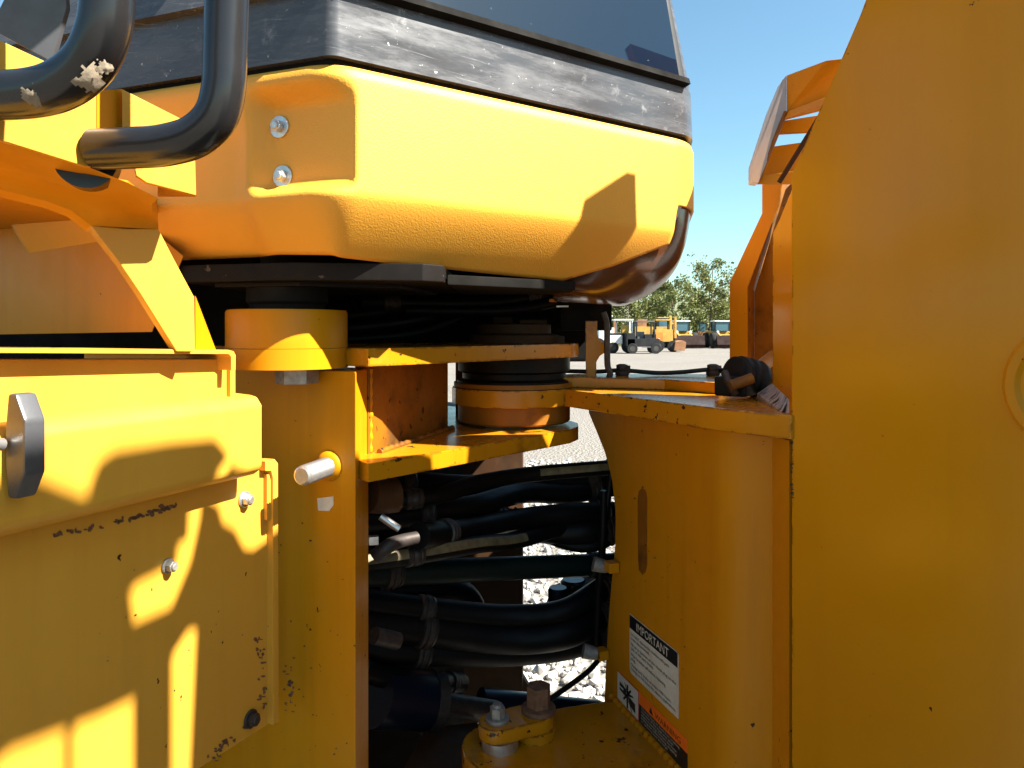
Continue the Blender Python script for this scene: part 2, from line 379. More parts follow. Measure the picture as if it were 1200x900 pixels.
# inner tower plate
IP = Plane((TP.p.x-TP.n.x*.163, TP.p.y-TP.n.y*.163), (.56, -.83))
def pu(P, px, py):                              # pixel -> (u, z) on a plane
    v = P.px(px, py); return ((v-P.p).dot(P.d)-0*v.z, v.z-EYE)
u0 = (IP.px(905, 400)-IP.p).xy.dot(IP.d.xy)
ip = [(u0, -.25), (u0, IP.px(905, 272).z-EYE), (u0+.012, IP.px(914, 258).z-EYE)]
ip += [(IP.px(926, 226).x*0+(IP.px(926, 226)-IP.p).xy.dot(IP.d.xy), IP.px(926, 226).z-EYE), ((IP.px(996, 50)-IP.p).xy.dot(IP.d.xy), IP.px(996, 50).z-EYE), (.004, .46), (.052, .523), (.057, .621), (.179, .723), (.199, .702), (.19, .676), (.18, .55), (.3, .15), (.3, -.25)]  # hidden upper tip shaped to throw a shadow on the skirt
tag(prism('inner_tower_plate', 'yellow_gloss', L, [IP.uz(u, z) for u, z in ip], IP.n*-.02, .002), 'inner tower plate with chipped upper edge')
tag(prism('weld_gusset', 'scuffed_steel', L, [at(887, 461, 1.12), at(905, 449, 1.13), at(925, 468, .945), at(925, 485, .94), at(915, 482, .96)], (.01, .03, -.02), .001), 'scuffed bare metal gusset')
# far tower side
FT = Plane(((875-600)/F*1.62, 1.62), (.56, -.83))
pts = [FT.px(884, 470), FT.px(884, 342), FT.px(920, 222), FT.px(985, 150), FT.px(985, 470)]
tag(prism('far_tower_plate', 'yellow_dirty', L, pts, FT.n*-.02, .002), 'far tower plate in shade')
def strip(P, pts_a, pts_b, name, mat, parent, th, off=0):
    bm = bmesh.new()
    A = [bm.verts.new(P(*p)) for p in pts_a]; B = [bm.verts.new(P(*p)) for p in pts_b]
    for i in range(len(A)-1): bm.faces.new((A[i], A[i+1], B[i+1], B[i]))
    ret = bmesh.ops.extrude_face_region(bm, geom=bm.faces[:]); 
    for e in ret['geom']:
        if isinstance(e, bmesh.types.BMVert): e.co += Vector(th)
    return finish(bm, name, mat, parent, 35, .0015)
flA = [(855, 442, 1.60), (855, 331, 1.60), (893, 250, 1.60), (893, 205, 1.60)]
flB = [(876, 442, 1.57), (876, 337, 1.57), (912, 242, 1.57), (917, 205, 1.57)]
strip(at, flA, flB, 'flange', 'yellow', L, (.01, .02, 0)).__setitem__('label', 'bent yellow flange of the far tower')
flC = [(884, 442, 1.62), (884, 341, 1.62), (920, 240, 1.62), (921, 205, 1.62)]
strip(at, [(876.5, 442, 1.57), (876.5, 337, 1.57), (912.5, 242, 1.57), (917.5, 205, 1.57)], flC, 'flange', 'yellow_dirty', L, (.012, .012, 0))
# step bracket high on the tower
D0 = 1.20; D1 = 1.10
sb = prism('step_bracket', 'yellow', L, [at(922, 88, D0), at(968, 71, D1), at(990, 68, D1), at(990, 112, D1), at(922, 130, D0)], (.02, .05, 0), .0015)
tag(sb, 'open yellow step bracket against the sky')
prism('side_plate', 'sky_sheen', sb, [at(917, 94, D0), at(922, 88, D0), at(922, 131, D0), at(889, 214, D0-.02), at(881, 213, D0), at(881, 193, D0+.02), at(902, 128, D0+.03)], (.004, .03, 0), .001)
prism('rung', 'yellow', sb, [at(914, 142, D0+.06), at(966, 134, D0+.04), at(960, 153, D0+.04), at(908, 156, D0+.06)], (.0, .015, .0), .001)
prism('rung', 'yellow', sb, [at(903, 172, D0+.08), at(952, 165, D0+.06), at(935, 206, D0+.06), at(889, 206, D0+.08)], (.0, .015, .0), .001)
prism('rung', 'yellow', sb, [at(884, 207, D0+.0), at(934, 200, D0-.03), at(930, 216, D0-.03), at(884, 216, D0)], (.034, .10, .0195), .001)
prism('step_rail', 'yellow', sb, [at(921, 131, D0-.005), at(970, 113, D1-.02), at(971, 122, D1-.02), at(916, 140, D0-.005)], (.031, .08, .02), .001)
tube('brace', 'brown_steel', sb, [at(966, 128, D1), at(913, 214, D1+.05)], .004, 8, straight=True)
tube('brace', 'yellow_dirty', sb, [at(921, 131, D0-.01), at(889, 211, D0-.01)], .0035, 8, straight=True)

# front hinge lug (top): plan outline
J = Vector((.004, 1.405))
def arc(c, r, a0, a1, n): return [(c[0]+r*math.cos(math.radians(a0+(a1-a0)*k/n)), c[1]+r*math.sin(math.radians(a0+(a1-a0)*k/n))) for k in range(n+1)]
lugf = arc(J, .118, 205, 320, 14)[0:] + [(.283, 1.005), (.322, .952), (.349, .925), (.40, .94), (.46, 1.30), (.40, 1.62)] + arc(J, .118, 60, 204, 10)
hinge_f = plate('hinge_plate', 'yellow_lug', L, lugf, -.137, -.106, .002); tag(hinge_f, 'chipped front hinge plate running into the pin')
pad = plate('pad_plate', 'yellow_lug', hinge_f, [(.085, 1.372), (.27, 1.31), (.34, 1.22), (.42, 1.24), (.44, 1.46), (.12, 1.47), (.09, 1.44)], -.1055, -.0865, .002)
# curved web below the lug
WB = Plane((.2946, 1.03), (-.3, .954))          # receding face from the bend
bend = (.2946, 1.03)
def web_mesh():
    left = [(690, 484), (699, 505), (709, 530), (717, 560), (721.5, 600), (721, 640), (717, 680), (713, 730), (710, 780), (708, 830), (706, 900), (705, 990)]
    zs = [-.115+(-1.1+.115)*k/60 for k in range(61)]
    L2 = [WB.px(*p) for p in left]; Lz = [(v.z-EYE, (v-WB.p).xy.dot(WB.d.xy)) for v in L2]
    def ledge(z):
        for (z1, a), (z2, b2) in zip(Lz, Lz[1:]):
            if z2 <= z <= z1: return a+(b2-a)*(z1-z)/(z1-z2)
        return Lz[0][1] if z > Lz[0][0] else Lz[-1][1]
    d1 = WB.d; p905 = Vector(((905-600)/F*1.0, 1.0, 0)); d2 = (p905-Vector((bend[0], bend[1], 0))); l2 = d2.length; d2.normalize()
    R = .035; bm = bmesh.new(); rows = []
    for z in zs:
        row = []; le = ledge(z)
        for k in range(9): 
            u = le+(R-le)*k/8; row.append(Vector((bend[0], bend[1], 0))+d1*u)
        A = Vector((bend[0], bend[1], 0))+d1*R; B = Vector((bend[0], bend[1], 0)); D = B+d2*R
        for k in range(1, 9):
            t = k/8; row.append(A*(1-t)**2+B*2*t*(1-t)+D*t*t)
        row.append(Vector((p905.x, p905.y, 0)))
        row.append(Vector((p905.x+.001, p905.y-.0, 0)))
        rows.append([bm.verts.new((p.x, p.y, EYE+z)) for p in row])
    for a, b2 in zip(rows, rows[1:]):
        for i in range(len(a)-1): bm.faces.new((a[i], a[i+1], b2[i+1], b2[i]))
    bmesh.ops.recalc_face_normals(bm, faces=bm.faces)
    f0 = bm.faces[0]
    s = -1 if f0.normal.dot(WB.n) > 0 else 1
    bm.normal_update()
    off = {v: v.normal.copy() for v in bm.verts}
    ret = bmesh.ops.extrude_face_region(bm, geom=bm.faces[:])
    back = [e for e in ret['geom'] if isinstance(e, bmesh.types.BMVert)]
    for v in back: v.co += -WB.n*.022
    return bm
web = finish(web_mesh(), 'web_plate', 'yellow', L, 50); tag(web, 'curved yellow web plate carrying warning decals')
# flange strip beside the tower plate
prism('edge_strip', 'yellow', L, [at(905, 512, 1.0), at(924.5, 516, .932), Vector((at(924.5, 516, .932).x, .932, EYE-1.2)), Vector((at(905, 512, 1.0).x, 1.0, EYE-1.2))], (.03, .02, 0), .001)
def weld(parent, pts, r, seed, mat='yellow'):
    r4 = random.Random(seed); sp = []
    for a, b_ in zip(pts, pts[1:]):
        n = max(2, int((Vector(b_)-Vector(a)).length/.0035))
        sp += [Vector(a).lerp(Vector(b_), k/n) for k in range(n)]
    bm = bmesh.new(); bm_tube(bm, sp, lambda t: r*(1+.22*math.sin(t*len(sp)*1.3)+r4.uniform(-.12, .12)), 8)
    return finish(bm, 'weld_bead', mat, parent, 50)
weld(web, [WB.uz(.30, -.139, .002), WB.uz(.04, -.139, .002)], .0042, 1)
weld(web, [WB.uz(.36, -.679, .002), WB.uz(.02, -.679, .002)], .006, 2, 'yellow_lug')
# slot in the web and its decals
def on_web(u0, z0, u1, z1, name, mat, parent, th=.0008, off=.0004, rad=0):
    pts = [WB.uz(u0, z0, off), WB.uz(u1, z0, off), WB.uz(u1, z1, off), WB.uz(u0, z1, off)]
    return prism(name, mat, parent, pts, WB.n*th, 0, smooth=0)
def wu(px, py): 
    v = WB.px(px, py); return (v-WB.p).xy.dot(WB.d.xy), v.z-EYE
a = [wu(753, 572), wu(757, 575), wu(758.5, 583), wu(758.5, 660), wu(757, 670), wu(753, 674), wu(749, 668), wu(748, 655), wu(747.5, 585), wu(749, 575)]
prism('slot', 'yellow_dirty', web, [WB.uz(u, z, .0005) for u, z in a], WB.n*-.006, 0, smooth=0)
a2 = [wu(753, 576), wu(756.5, 585), wu(756.5, 662), wu(753, 670), wu(750, 660), wu(750, 585)]
def text(body, size, P, u, z, off, mat, parent, name='lettering', w=None, align='LEFT', right=None):
    cu = bpy.data.curves.new('t', 'FONT'); cu.body = body; cu.size = size; cu.align_x = align; cu.resolution_u = 2
    ob = bpy.data.objects.new('t', cu); C.objects.link(ob)
    dg = bpy.context.evaluated_depsgraph_get(); me = bpy.data.meshes.new_from_object(ob.evaluated_get(dg))
    bpy.data.objects.remove(ob, do_unlink=True)
    d = right; sx = 1
    if w:
        xs = [v.co.x for v in me.vertices]; sx = w/(max(xs)-min(xs)) if xs else 1
    for v in me.vertices:
        q = P.uz(0, z+v.co.y, off)+d*(v.co.x*sx) + P.d*u
        v.co = q
    me.materials.clear()
    return link(me, name, mat, parent)
RT = -WB.d                                      # reading direction on the web
uL, zT = wu(738.5, 718); uR, zR = wu(795.5, 766); zB = wu(738, 786)[1]; zBR = wu(794, 842)[1]
zB = (zB+zBR)/2; zT = (zT+zR)/2
print('decal', uL, uR, zT, zB)
Wd = uL-uR; Hd = zT-zB
r_ = .006
rp = []
for cu_, cz_, a0 in ((uL-r_, zT-r_, 90), (uR+r_, zT-r_, 0), (uR+r_, zB+r_, 270), (uL-r_, zB+r_, 180)):
    for k in range(5):
        q = math.radians(a0+ (90 if a0 in (90, 180, 270, 0) else 0)-90*k/4)
        rp.append((cu_ - r_*math.cos(q), cz_ + r_*math.sin(q)))
dec = prism('notice_decal', 'decal_white', web, [WB.uz(u, z, .0003) for u, z in [(uL, zT), (uR+r_, zT), (uR+.002, zT-.002), (uR, zT-r_), (uR, zB), (uL-r_, zB), (uL-.002, zB+.002), (uL, zB+r_)]], WB.n*.0008, 0, smooth=0)
tag(dec, 'white notice decal headed IMPORTANT in a black band')
hb = Hd*.235
on_web(uL-.001, zT-.001, uR+.0015, zT-hb, 'header_band', 'decal_black', web, .0004, .0013)
text('IMPORTANT', hb*.85, WB, uL-Wd*.16, zT-hb*.82, .0021, 'decal_white', web, w=Wd*.66, right=RT)
lines = ['DO NOT operate this machine with park', 'brake disconnected.', '', 'Fill oil to bottom of the check plug on the', 'side of the park brake.', '', 'Wipe breather off before replacing', 'plug.', '', 'Change park brake oil every 1000 hours.', 'Change at 500 hours for severe applications.']
lh = (Hd-hb)*.093; zz = zT-hb-lh*.6
for ln in lines:
    if ln:
        zz -= lh*.98
        text(ln, lh*1.02, WB, uL-.005, zz, .0016, 'decal_black', web, w=(Wd-.012)*min(1, len(ln)/43), right=RT)
    else: zz -= lh*.45
# warning decal
pu0, pz0 = wu(724, 786); pu1, pz1 = wu(749, 809); ph = wu(724, 786)[1]-wu(724, 819)[1]
zt = (pz0+pz1)/2
wd = on_web(pu0, zt, pu1, zt-ph, 'warning_decal', 'decal_red', web, .0006, .0003); tag(wd, 'crush hazard pictogram in a red frame')
b_ = .0016
on_web(pu0-b_, zt-b_, pu1+b_, zt-ph+b_, 'pictogram_field', 'decal_white', web, .0004, .0011)
pw = pu0-pu1
def pic(pts): prism('pictogram', 'decal_black', web, [WB.uz(pu0-pw*x, zt-ph*y, .0016) for x, y in pts], WB.n*.0004, 0, smooth=0)
pic([(.14, .30), (.44, .36), (.44, .62), (.14, .58), (.14, .50), (.32, .50), (.32, .43), (.14, .43)])
pic([(.56, .50), (.86, .55), (.86, .85), (.70, .80), (.56, .70)])
pic([(.47, .15), (.54, .15), (.54, .95), (.47, .95)])
for q in ((.36, .16), (.64, .22), (.30, .76), (.68, .92), (.24, .24), (.74, .36)): pic([(.5, .44), (q[0], q[1]), (q[0]+.05, q[1]+.03), (.53, .52)])
u2 = wu(806, 873)[0]
on_web(pu1-.0005, zt, u2, zt-ph*.40, 'warning_header', 'decal_orange', web, .0006, .0003)
tag(on_web(pu1-.0005, zt-ph*.402, u2, zt-ph*1.0, 'warning_text_field', 'decal_black', web, .0006, .0003), 'black field with white warning text')
ww = pu1-u2
text('WARNING', ph*.26, WB, pu1-ww*.36, zt-ph*.32, .0011, 'decal_black', web, w=ww*.52, right=RT)
prism('alert_triangle', 'decal_black', web, [WB.uz(pu1-ww*x, zt-ph*y, .0011) for x, y in ((.24, .32), (.28, .12), (.32, .32))], WB.n*.0004, 0, smooth=0)
wl2 = ['To avoid injury or death from crushing,', 'stay clear of the hinge area when', 'engine is running. Connect the frame', 'locking bar before lifting, shipping', 'or servicing near the hinge.']
for k, ln in enumerate(wl2):
    text(ln, ph*.10, WB, pu1-ww*.06, zt-ph*(.50+.105*k), .0011, 'decal_white', web, w=ww*(.80*len(ln)/39), right=RT)
# small hose clips on the web's edge
for (x, y) in ((716, 664), (704, 766)):
    cl = box('hose_clip', 'yellow', web, WB.px(x+1, y, .012), (.020, .024, .018), (.954, .3), .002)
    cc = at(x-8, y-1, 1.375)
    tube('clip_sleeve', 'bolt_grey', cl, [cc+Vector((-.02, .0, .004)), cc+Vector((-.004, 0, .0)), cc+Vector((.006, 0, -.002))], lambda t: .014-.003*t, 12, 4)
# lower hinge plate with the locking link
zl = -.68
def gp(px, py, z=zl): 
    Y = -z*F/(py-HOR); return ((px-600)/F*Y, Y)
low = [gp(541, 872), gp(545, 862), gp(556, 853), gp(575, 847), gp(640, 832), gp(708, 821.5), gp(760, 826), gp(900, 960), gp(700, 960), gp(560, 900), gp(545, 888)]
lp = plate('lower_hinge_plate', 'yellow_lug', L, low, zl-.04, zl, .003); tag(lp, 'lower front hinge plate with chipped rounded nose')
def capsule(a, b, r, n=10):
    a = Vector(a); b = Vector(b); ang = math.degrees(math.atan2((b-a).y, (b-a).x))
    return arc(b, r, ang-90, ang+90, n)+arc(a, r, ang+90, ang+270, n)
a = gp(583, 853, zl+.028); b2 = gp(627, 842, zl+.028)
link_bar = plate('locking_link', 'yellow_lug', lp, capsule(a, b2, .032), zl+.016, zl+.040, .004); tag(link_bar, 'thick rounded locking link bolted to the lower plate')
lathe('spacer', 'zinc', lp, Vector((a[0]+.004, a[1]-.004, EYE+zl)), (0,0,1), [(.030, 0), (.030, .016)])
lathe('spacer', 'yellow_lug', lp, Vector((b2[0], b2[1], EYE+zl)), (0,0,1), [(.034, 0), (.034, .016)])
bolt('bolt', 'bolt_grey', link_bar, Vector((a[0], a[1], EYE+zl+.040)), (0,0,1), .013, .028, 1.5)
bb = Vector((b2[0]+.006, b2[1], EYE+zl+.040))
bm = bmesh.new(); bm_lathe(bm, bb, (0,0,1), [(.029, 0), (.029, .008), (.022, .010)], 28)
bm_prism(bm, [bb+Vector((math.cos(q)*.021, math.sin(q)*.021, .008)) for q in [PI/3*k+.3 for k in range(6)]], (0,0,.036))
finish(bm, 'bolt', 'rust_bolt', link_bar, 30, .0015)['label'] = 'large rusty flanged bolt head'
tube('lubrication_line', 'rubber', L, [at(590, 838, 1.24), at(620, 836, 1.30), at(655, 812, 1.38), at(690, 786, 1.45), at(708, 764, 1.5)], .0052, 8)

# pulley-like dark valve on the lug, grommets, cable, upright bracket
pc = at(873, 441, 1.16)
hd = lathe('hose_reel', 'rubber', L, pc, (-.85, -.35, .2), [(.010, -.030), (.027, -.030), (.030, -.022), (.023, -.016), (.030, -.010), (.030, -.004), (.023, .001), (.030, .006), (.030, .013), (.023, .018), (.027, .024), (.012, .028), (0, .028)], 40)
tag(hd, 'black ribbed hose coupling sitting on the hinge plate')
box('bracket', 'grease_black', hd, at(862, 452, 1.14), (.05, .05, .03), (.8, -.6), .004)
tube('elbow', 'bolt_dark', hd, [at(849, 436, 1.13), at(853, 446, 1.12), at(858, 455, 1.11), at(862, 462, 1.11)], .006, 10)
tube('elbow', 'yellow_dirty', hd, [at(856, 452, 1.10), at(868, 448, 1.10), at(882, 443, 1.10)], .008, 10)
tube('pipe', 'yellow_dirty', hd, [at(880, 440, 1.2), at(906, 418, 1.35)], .012, 12, straight=True)
for x in (729, 835.5):
    g_ = lathe('grommet', 'bolt_dark', L, Vector(((x-600)/F*1.40, 1.40, EYE-.0868)), (0,0,1), [(.011, 0), (.013, .003), (.013, .009), (.010, .011), (.011, .014), (.011, .021), (.006, .023)], 20)
    lathe('side_nut', 'bolt_dark', g_, at(x+4, 433, 1.395), (1,-.2,0), [(.008, 0), (.008, .009)], 6, smooth=0)
tube('cable', 'rubber', L, [at(640, 434, 1.44), at(668, 435, 1.42), at(700, 435.5, 1.41), at(729, 434, 1.40), at(770, 437, 1.40), at(800, 436, 1.40), at(835, 433, 1.40), at(860, 436, 1.36)], .0042, 10)
Yb = 1.40
ub = [(686, 376), (700, 376), (700, 392), (703, 399), (709, 403), (714, 403), (714, 412), (709, 413), (703, 417), (699, 424), (699, 452), (687, 452)]
prism('upright_bracket', 'yellow_lug', L, [at(x, y, Yb) for x, y in ub], (0, .008, 0), .0008)
tube('bent_strap', 'bolt_dark', L, [at(707, 366, 1.37), at(711, 380, 1.37), at(711.5, 405, 1.37), at(712, 428, 1.37), at(715, 438, 1.37), at(711, 446, 1.37), at(702, 453, 1.36), at(690, 456, 1.36)], .0058, 8)

# ---- wheels: the camera stands between front and rear tyre, added unseen to hold back light
def big_wheel(c, axis, r, w):
    ax = Vector(axis).normalized(); t = lathe('tyre', 'rubber', L, c-ax*w/2, ax, [(r*.52, .02), (r*.60, 0), (r*.90, .0), (r*.97, w*.06), (r, w*.2), (r, w*.8), (r*.97, w*.94), (r*.90, w), (r*.60, w), (r*.52, w-.02)], 72)
    lathe('rim', 'yellow', t, c-ax*w*.42, ax, [(r*.53, 0), (r*.53, w*.84)], 48)
    a = Vector((0, 0, 1)); b = ax.cross(a); bm = bmesh.new()
    for k in range(36):
        q = 2*PI*k/36; rad = a*math.cos(q)+b*math.sin(q); tan = b*math.cos(q)-a*math.sin(q); sgn = 1 if k % 2 else -1
        bm_box(bm, c+rad*(r+.012)+ax*sgn*w*.24, (rad, tan+ax*.5*sgn, ax), (.05, .055, w*.46))
    finish(bm, 'tread', 'rubber', t, 30)
    return t
fc = TP.uz(1.34, 0, .42); fc.z = .80
big_wheel(fc, TP.n, .80, .52)['label'] = 'front tyre beside the camera'
rc = Vector((-.62, .58, 0))+Vector((-.916, .4, 0))*.95; rc.z = .80
big_wheel(rc, (-.4, -.916, 0), .80, .52)['label'] = 'rear tyre behind the storage box'

box('engine_hood', 'yellow', L, Vector((-2.05, 2.25, 1.35)), (1.7, 1.0, 1.5), (.916, -.4), .03)['label'] = 'engine hood behind the cab'
# ---- hinge pin stack
JZ = lambda z: Vector((J.x, J.y, EYE+z))
pin = lathe('hinge_pin', 'yellow_dirty', L, JZ(-.171), (0,0,1), [(.103, 0), (.106, .003), (.106, .033)], 64); tag(pin, 'greasy hinge pin housing between the plates')
lathe('bearing_ring', 'grease_black', pin, JZ(-.1055), (0,0,1), [(.104, 0), (.108, .004), (.108, .012), (.098, .016), (.098, .026), (.106, .030), (.106, .0565)], 64)
lathe('retainer_ring', 'yellow_dirty', pin, JZ(-.105), (0,0,1), [(.114, .0), (.114, .008)], 64)
lathe('pin_cap', 'brown_steel', pin, JZ(-.0235), (0,0,1), [(.085, 0), (.085, .014), (.07, .018), (.07, .034), (.05, .036)], 48)
rr = random.Random(5)

# ---- rear half: column, lugs, webs
A = Vector((-.207, .98)); lf = Vector((-.905, .425)).normalized()
colp = [(A.x, A.y), (A.x, A.y+.088), (A.x-.30, A.y+.30), (A.x+lf.x*.36, A.y+lf.y*.36)]
column = plate('frame_column', 'yellow', L, colp, -1.3, -.0545, .003); tag(column, 'upright yellow box column of the rear frame')
CB = Plane((A.x, A.y), (lf.x, lf.y))
bc = Vector((-.322, 1.062))*.95
cup = lathe('mount_cup', 'yellow', L, Vector((bc.x, bc.y, EYE-.0235)), (0,0,1), [(.0798, 0), (.0798, .0475), (.078, .0505), (.055, .0505), (.055, .03), (0, .03)], 72); tag(cup, 'round yellow cup holding the rubber cab mount')
lathe('cup_base', 'yellow', cup, Vector((bc.x, bc.y, EYE-.0545)), (0,0,1), [(.0806, .004), (.0806, .0305)], 72)
lathe('rubber_mount', 'mount_rubber', cup, Vector((bc.x, bc.y, EYE+.02)), (0,0,1), [(.05, 0), (.05, .014), (.054, .018), (.053, .043)], 48)
bm = bmesh.new(); q0 = at(340, 446, .95)
bm_prism(bm, [Vector((q0.x+.028*math.cos(q), q0.y+.03+.028*math.sin(q), EYE-.0705)) for q in [PI/3*k+.2 for k in range(6)]], (0,0,.021))
finish(bm, 'nut', 'bolt_grey', cup, 30, .0015)['label'] = 'grey nut under the cup rim'
lugr = [(-.19, .977), (.103, 1.315), (.122, 1.36), (.126, 1.41), (.11, 1.46), (.06, 1.52), (-.22, 1.80), (-.5, 1.80), (-.5, 1.2), (-.40, 1.09), (-.30, 1.06), (-.255, 1.05), (-.236, 1.02), (-.222, 1.0)]
up = plate('hinge_plate', 'yellow_lug', L, lugr, -.0485, -.024, .002); tag(up, 'upper rear hinge plate')
lugl = [(-.19, .978), (.103, 1.315), (.122, 1.36), (.126, 1.41), (.11, 1.46), (.06, 1.52), (-.22, 1.80), (-.5, 1.80), (-.4, 1.2), (-.207, 1.0)]
lo = plate('hinge_plate', 'yellow_lug', L, lugl, -.2015, -.1765, .002); tag(lo, 'lower rear hinge plate catching a patch of sun')
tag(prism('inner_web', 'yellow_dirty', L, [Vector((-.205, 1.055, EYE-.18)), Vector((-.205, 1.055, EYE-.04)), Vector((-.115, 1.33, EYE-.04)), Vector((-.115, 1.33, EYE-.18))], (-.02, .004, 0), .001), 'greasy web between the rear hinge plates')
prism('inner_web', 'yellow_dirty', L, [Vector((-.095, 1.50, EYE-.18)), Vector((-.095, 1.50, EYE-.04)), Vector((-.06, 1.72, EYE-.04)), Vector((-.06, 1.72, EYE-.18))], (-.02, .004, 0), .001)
# web below, far column and interior plates
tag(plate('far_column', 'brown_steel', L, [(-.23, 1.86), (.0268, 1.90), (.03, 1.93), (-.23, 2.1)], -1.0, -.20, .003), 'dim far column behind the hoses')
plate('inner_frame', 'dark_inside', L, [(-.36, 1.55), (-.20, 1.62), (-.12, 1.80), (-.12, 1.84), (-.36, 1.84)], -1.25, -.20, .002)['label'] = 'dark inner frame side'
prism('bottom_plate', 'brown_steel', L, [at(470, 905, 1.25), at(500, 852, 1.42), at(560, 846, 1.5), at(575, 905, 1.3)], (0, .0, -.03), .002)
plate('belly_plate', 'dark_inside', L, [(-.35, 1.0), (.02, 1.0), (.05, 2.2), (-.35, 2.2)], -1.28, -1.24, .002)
tube('steering_cylinder', 'steel_blue', L, [at(436, 815, 1.35), at(500, 821, 1.45)], .055, 24, straight=True)['label'] = 'dark steering cylinder barrel'
tube('cylinder_gland', 'bolt_dark', L, [at(500, 822, 1.45), at(512, 823, 1.46)], .06, 24, straight=True)
tube('cylinder_rod', 'bolt_dark', L, [at(505, 822, 1.46), at(580, 834, 1.55)], .022, 20, straight=True)
tube('steel_tube', 'steel_blue', L, [at(563, 824, 1.62), at(700, 838, 1.72)], .032, 20, straight=True)
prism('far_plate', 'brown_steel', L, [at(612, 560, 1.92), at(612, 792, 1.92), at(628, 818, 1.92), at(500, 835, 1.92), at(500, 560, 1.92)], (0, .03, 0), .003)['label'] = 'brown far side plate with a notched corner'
# fittings at left of the opening
tube('hose_fitting', 'brown_steel', L, [at(432, 580, 1.08), at(452, 581, 1.1), at(464, 580, 1.11)], .026, 16, 3)
tube('hose_fitting', 'bolt_dark', L, [at(440, 652, 1.1), at(455, 640, 1.1), at(470, 634, 1.12), at(488, 630, 1.14)], lambda t: .0115-.002*t, 14, 4)
tube('hose_fitting', 'zinc', L, [at(446, 605, 1.09), at(456, 612, 1.09), at(468, 620, 1.09)], .0055, 10, 3)
box('fitting_block', 'zinc', L, at(438, 633, 1.08), (.014, .012, .012), (.9, .2), .001)
tube('hose_fitting', 'bolt_dark', L, [at(438, 745, 1.12), at(466, 751, 1.15)], .013, 14, straight=True)
# hoses
def hose(pts, r, mat='hose', seg=16, band=None, label=None):
    path = [at(*p) for p in pts]; h = tube('hose', mat, L, path, r, seg, 8)
    if label: h['label'] = label
    sp_ = spline(path, 8); n_ = len(sp_)
    for fr_ in ((.16, .80) if r > .012 else ()):      # crimped sleeves
        i_ = int(fr_*n_); a_ = sp_[i_]; d_ = (sp_[i_+1]-a_).normalized()
        lathe('crimp_sleeve', 'bolt_dark', h, a_, d_, [(r*1.02, 0), (r*1.16, .002), (r*1.16, .008), (r*1.08, .010), (r*1.16, .012), (r*1.16, .020), (r*1.08, .022), (r*1.15, .024), (r*1.02, .030)], 20)
    if band:                                    # printed layline: a thin raised strip along the hose on the camera side
        sp = spline(path, 8); n = len(sp); i0 = int(band[0]*n); i1 = int(band[1]*n)
        bm = bmesh.new(); prev = None
        for i in range(i0, i1):
            p = sp[i]; t = (sp[min(i+1, n-1)]-sp[max(i-1, 0)]).normalized()
            v = (Vector((0, 0, EYE))-p).normalized(); v = (v-t*v.dot(t)).normalized(); w = t.cross(v)
            row = []
            for a_ in (-band[2], -band[2]/2, 0, band[2]/2, band[2]):
                q = a_+band[3]
                row.append(bm.verts.new(p+(v*math.cos(q)+w*math.sin(q))*(r+.0006)))
            if prev:
                for k in range(4): bm.faces.new((prev[k], prev[k+1], row[k+1], row[k]))
            prev = row
        finish(bm, 'layline', 'hose_print', h, 60)
    return h
hose([(392, 590, 1.2), (500, 583, 1.25), (560, 566, 1.35), (620, 556, 1.42), (712, 548, 1.46), (740, 546, 1.5)], .015, band=(.62, .95, .45, -.1), label='black hose with a pale printed line under the hinge plate')
hose([(395, 612, 1.2), (540, 596, 1.35), (610, 578, 1.5), (670, 578, 1.55), (740, 566, 1.6)], .021)
hose([(395, 560, 1.3), (540, 572, 1.45), (620, 566, 1.55), (740, 560, 1.6)], .026)
hose([(392, 664, 1.12), (500, 648, 1.2), (560, 638, 1.3), (612, 632, 1.42), (680, 612, 1.52), (740, 600, 1.6)], .0155, band=(.05, .62, .5, -.2), label='black hose with a yellowed printed line crossing the opening')
hose([(490, 628, 1.16), (540, 622, 1.3), (610, 608, 1.45), (680, 601, 1.5), (745, 600, 1.55)], .021, label='sleeved black hose')
hose([(540, 602, 1.4), (600, 612, 1.45), (640, 622, 1.5), (690, 622, 1.5), (745, 612, 1.55)], .026)
hose([(600, 600, 1.5), (625, 618, 1.5), (660, 636, 1.5), (700, 638, 1.5), (745, 612, 1.52)], .013)
hose([(640, 630, 1.52), (670, 641, 1.5), (700, 642, 1.5), (745, 618, 1.5)], .0065, label='thin looping hose')
hose([(392, 674, 1.25), (520, 669, 1.35), (620, 665, 1.45), (745, 660, 1.55)], .0225, 'hose_green', label='straight dark green hose')
hose([(392, 700, 1.3), (520, 716, 1.4), (600, 722, 1.45), (660, 716, 1.45), (705, 690, 1.5), (745, 670, 1.55)], .022)
hose([(392, 724, 1.3), (520, 740, 1.4), (600, 748, 1.45), (660, 742, 1.45), (700, 722, 1.5), (745, 690, 1.55)], .030)
hose([(392, 756, 1.35), (540, 764, 1.45), (620, 762, 1.5), (680, 752, 1.5), (745, 725, 1.55)], .028)
hose([(392, 745, 1.45), (540, 728, 1.5), (640, 735, 1.55), (745, 740, 1.6)], .03)
hose([(392, 700, 1.5), (500, 690, 1.55), (545, 700, 1.6), (560, 740, 1.6)], .03)
hose([(392, 775, 1.3), (480, 800, 1.4), (540, 800, 1.6)], .02)
hose([(708, 575, 1.42), (706, 640, 1.42), (701, 700, 1.44), (697, 770, 1.48)], .0075, label='thin upright hose beside the web edge')
hose([(716, 556, 1.42), (712, 590, 1.42), (708, 620, 1.43)], .006)
tag(lathe('filler_cap', 'steel_blue', L, at(654, 706, 1.75), (0,0,1), [(.024, 0), (.024, .030), (.020, .036), (0, .036)], 28), None)
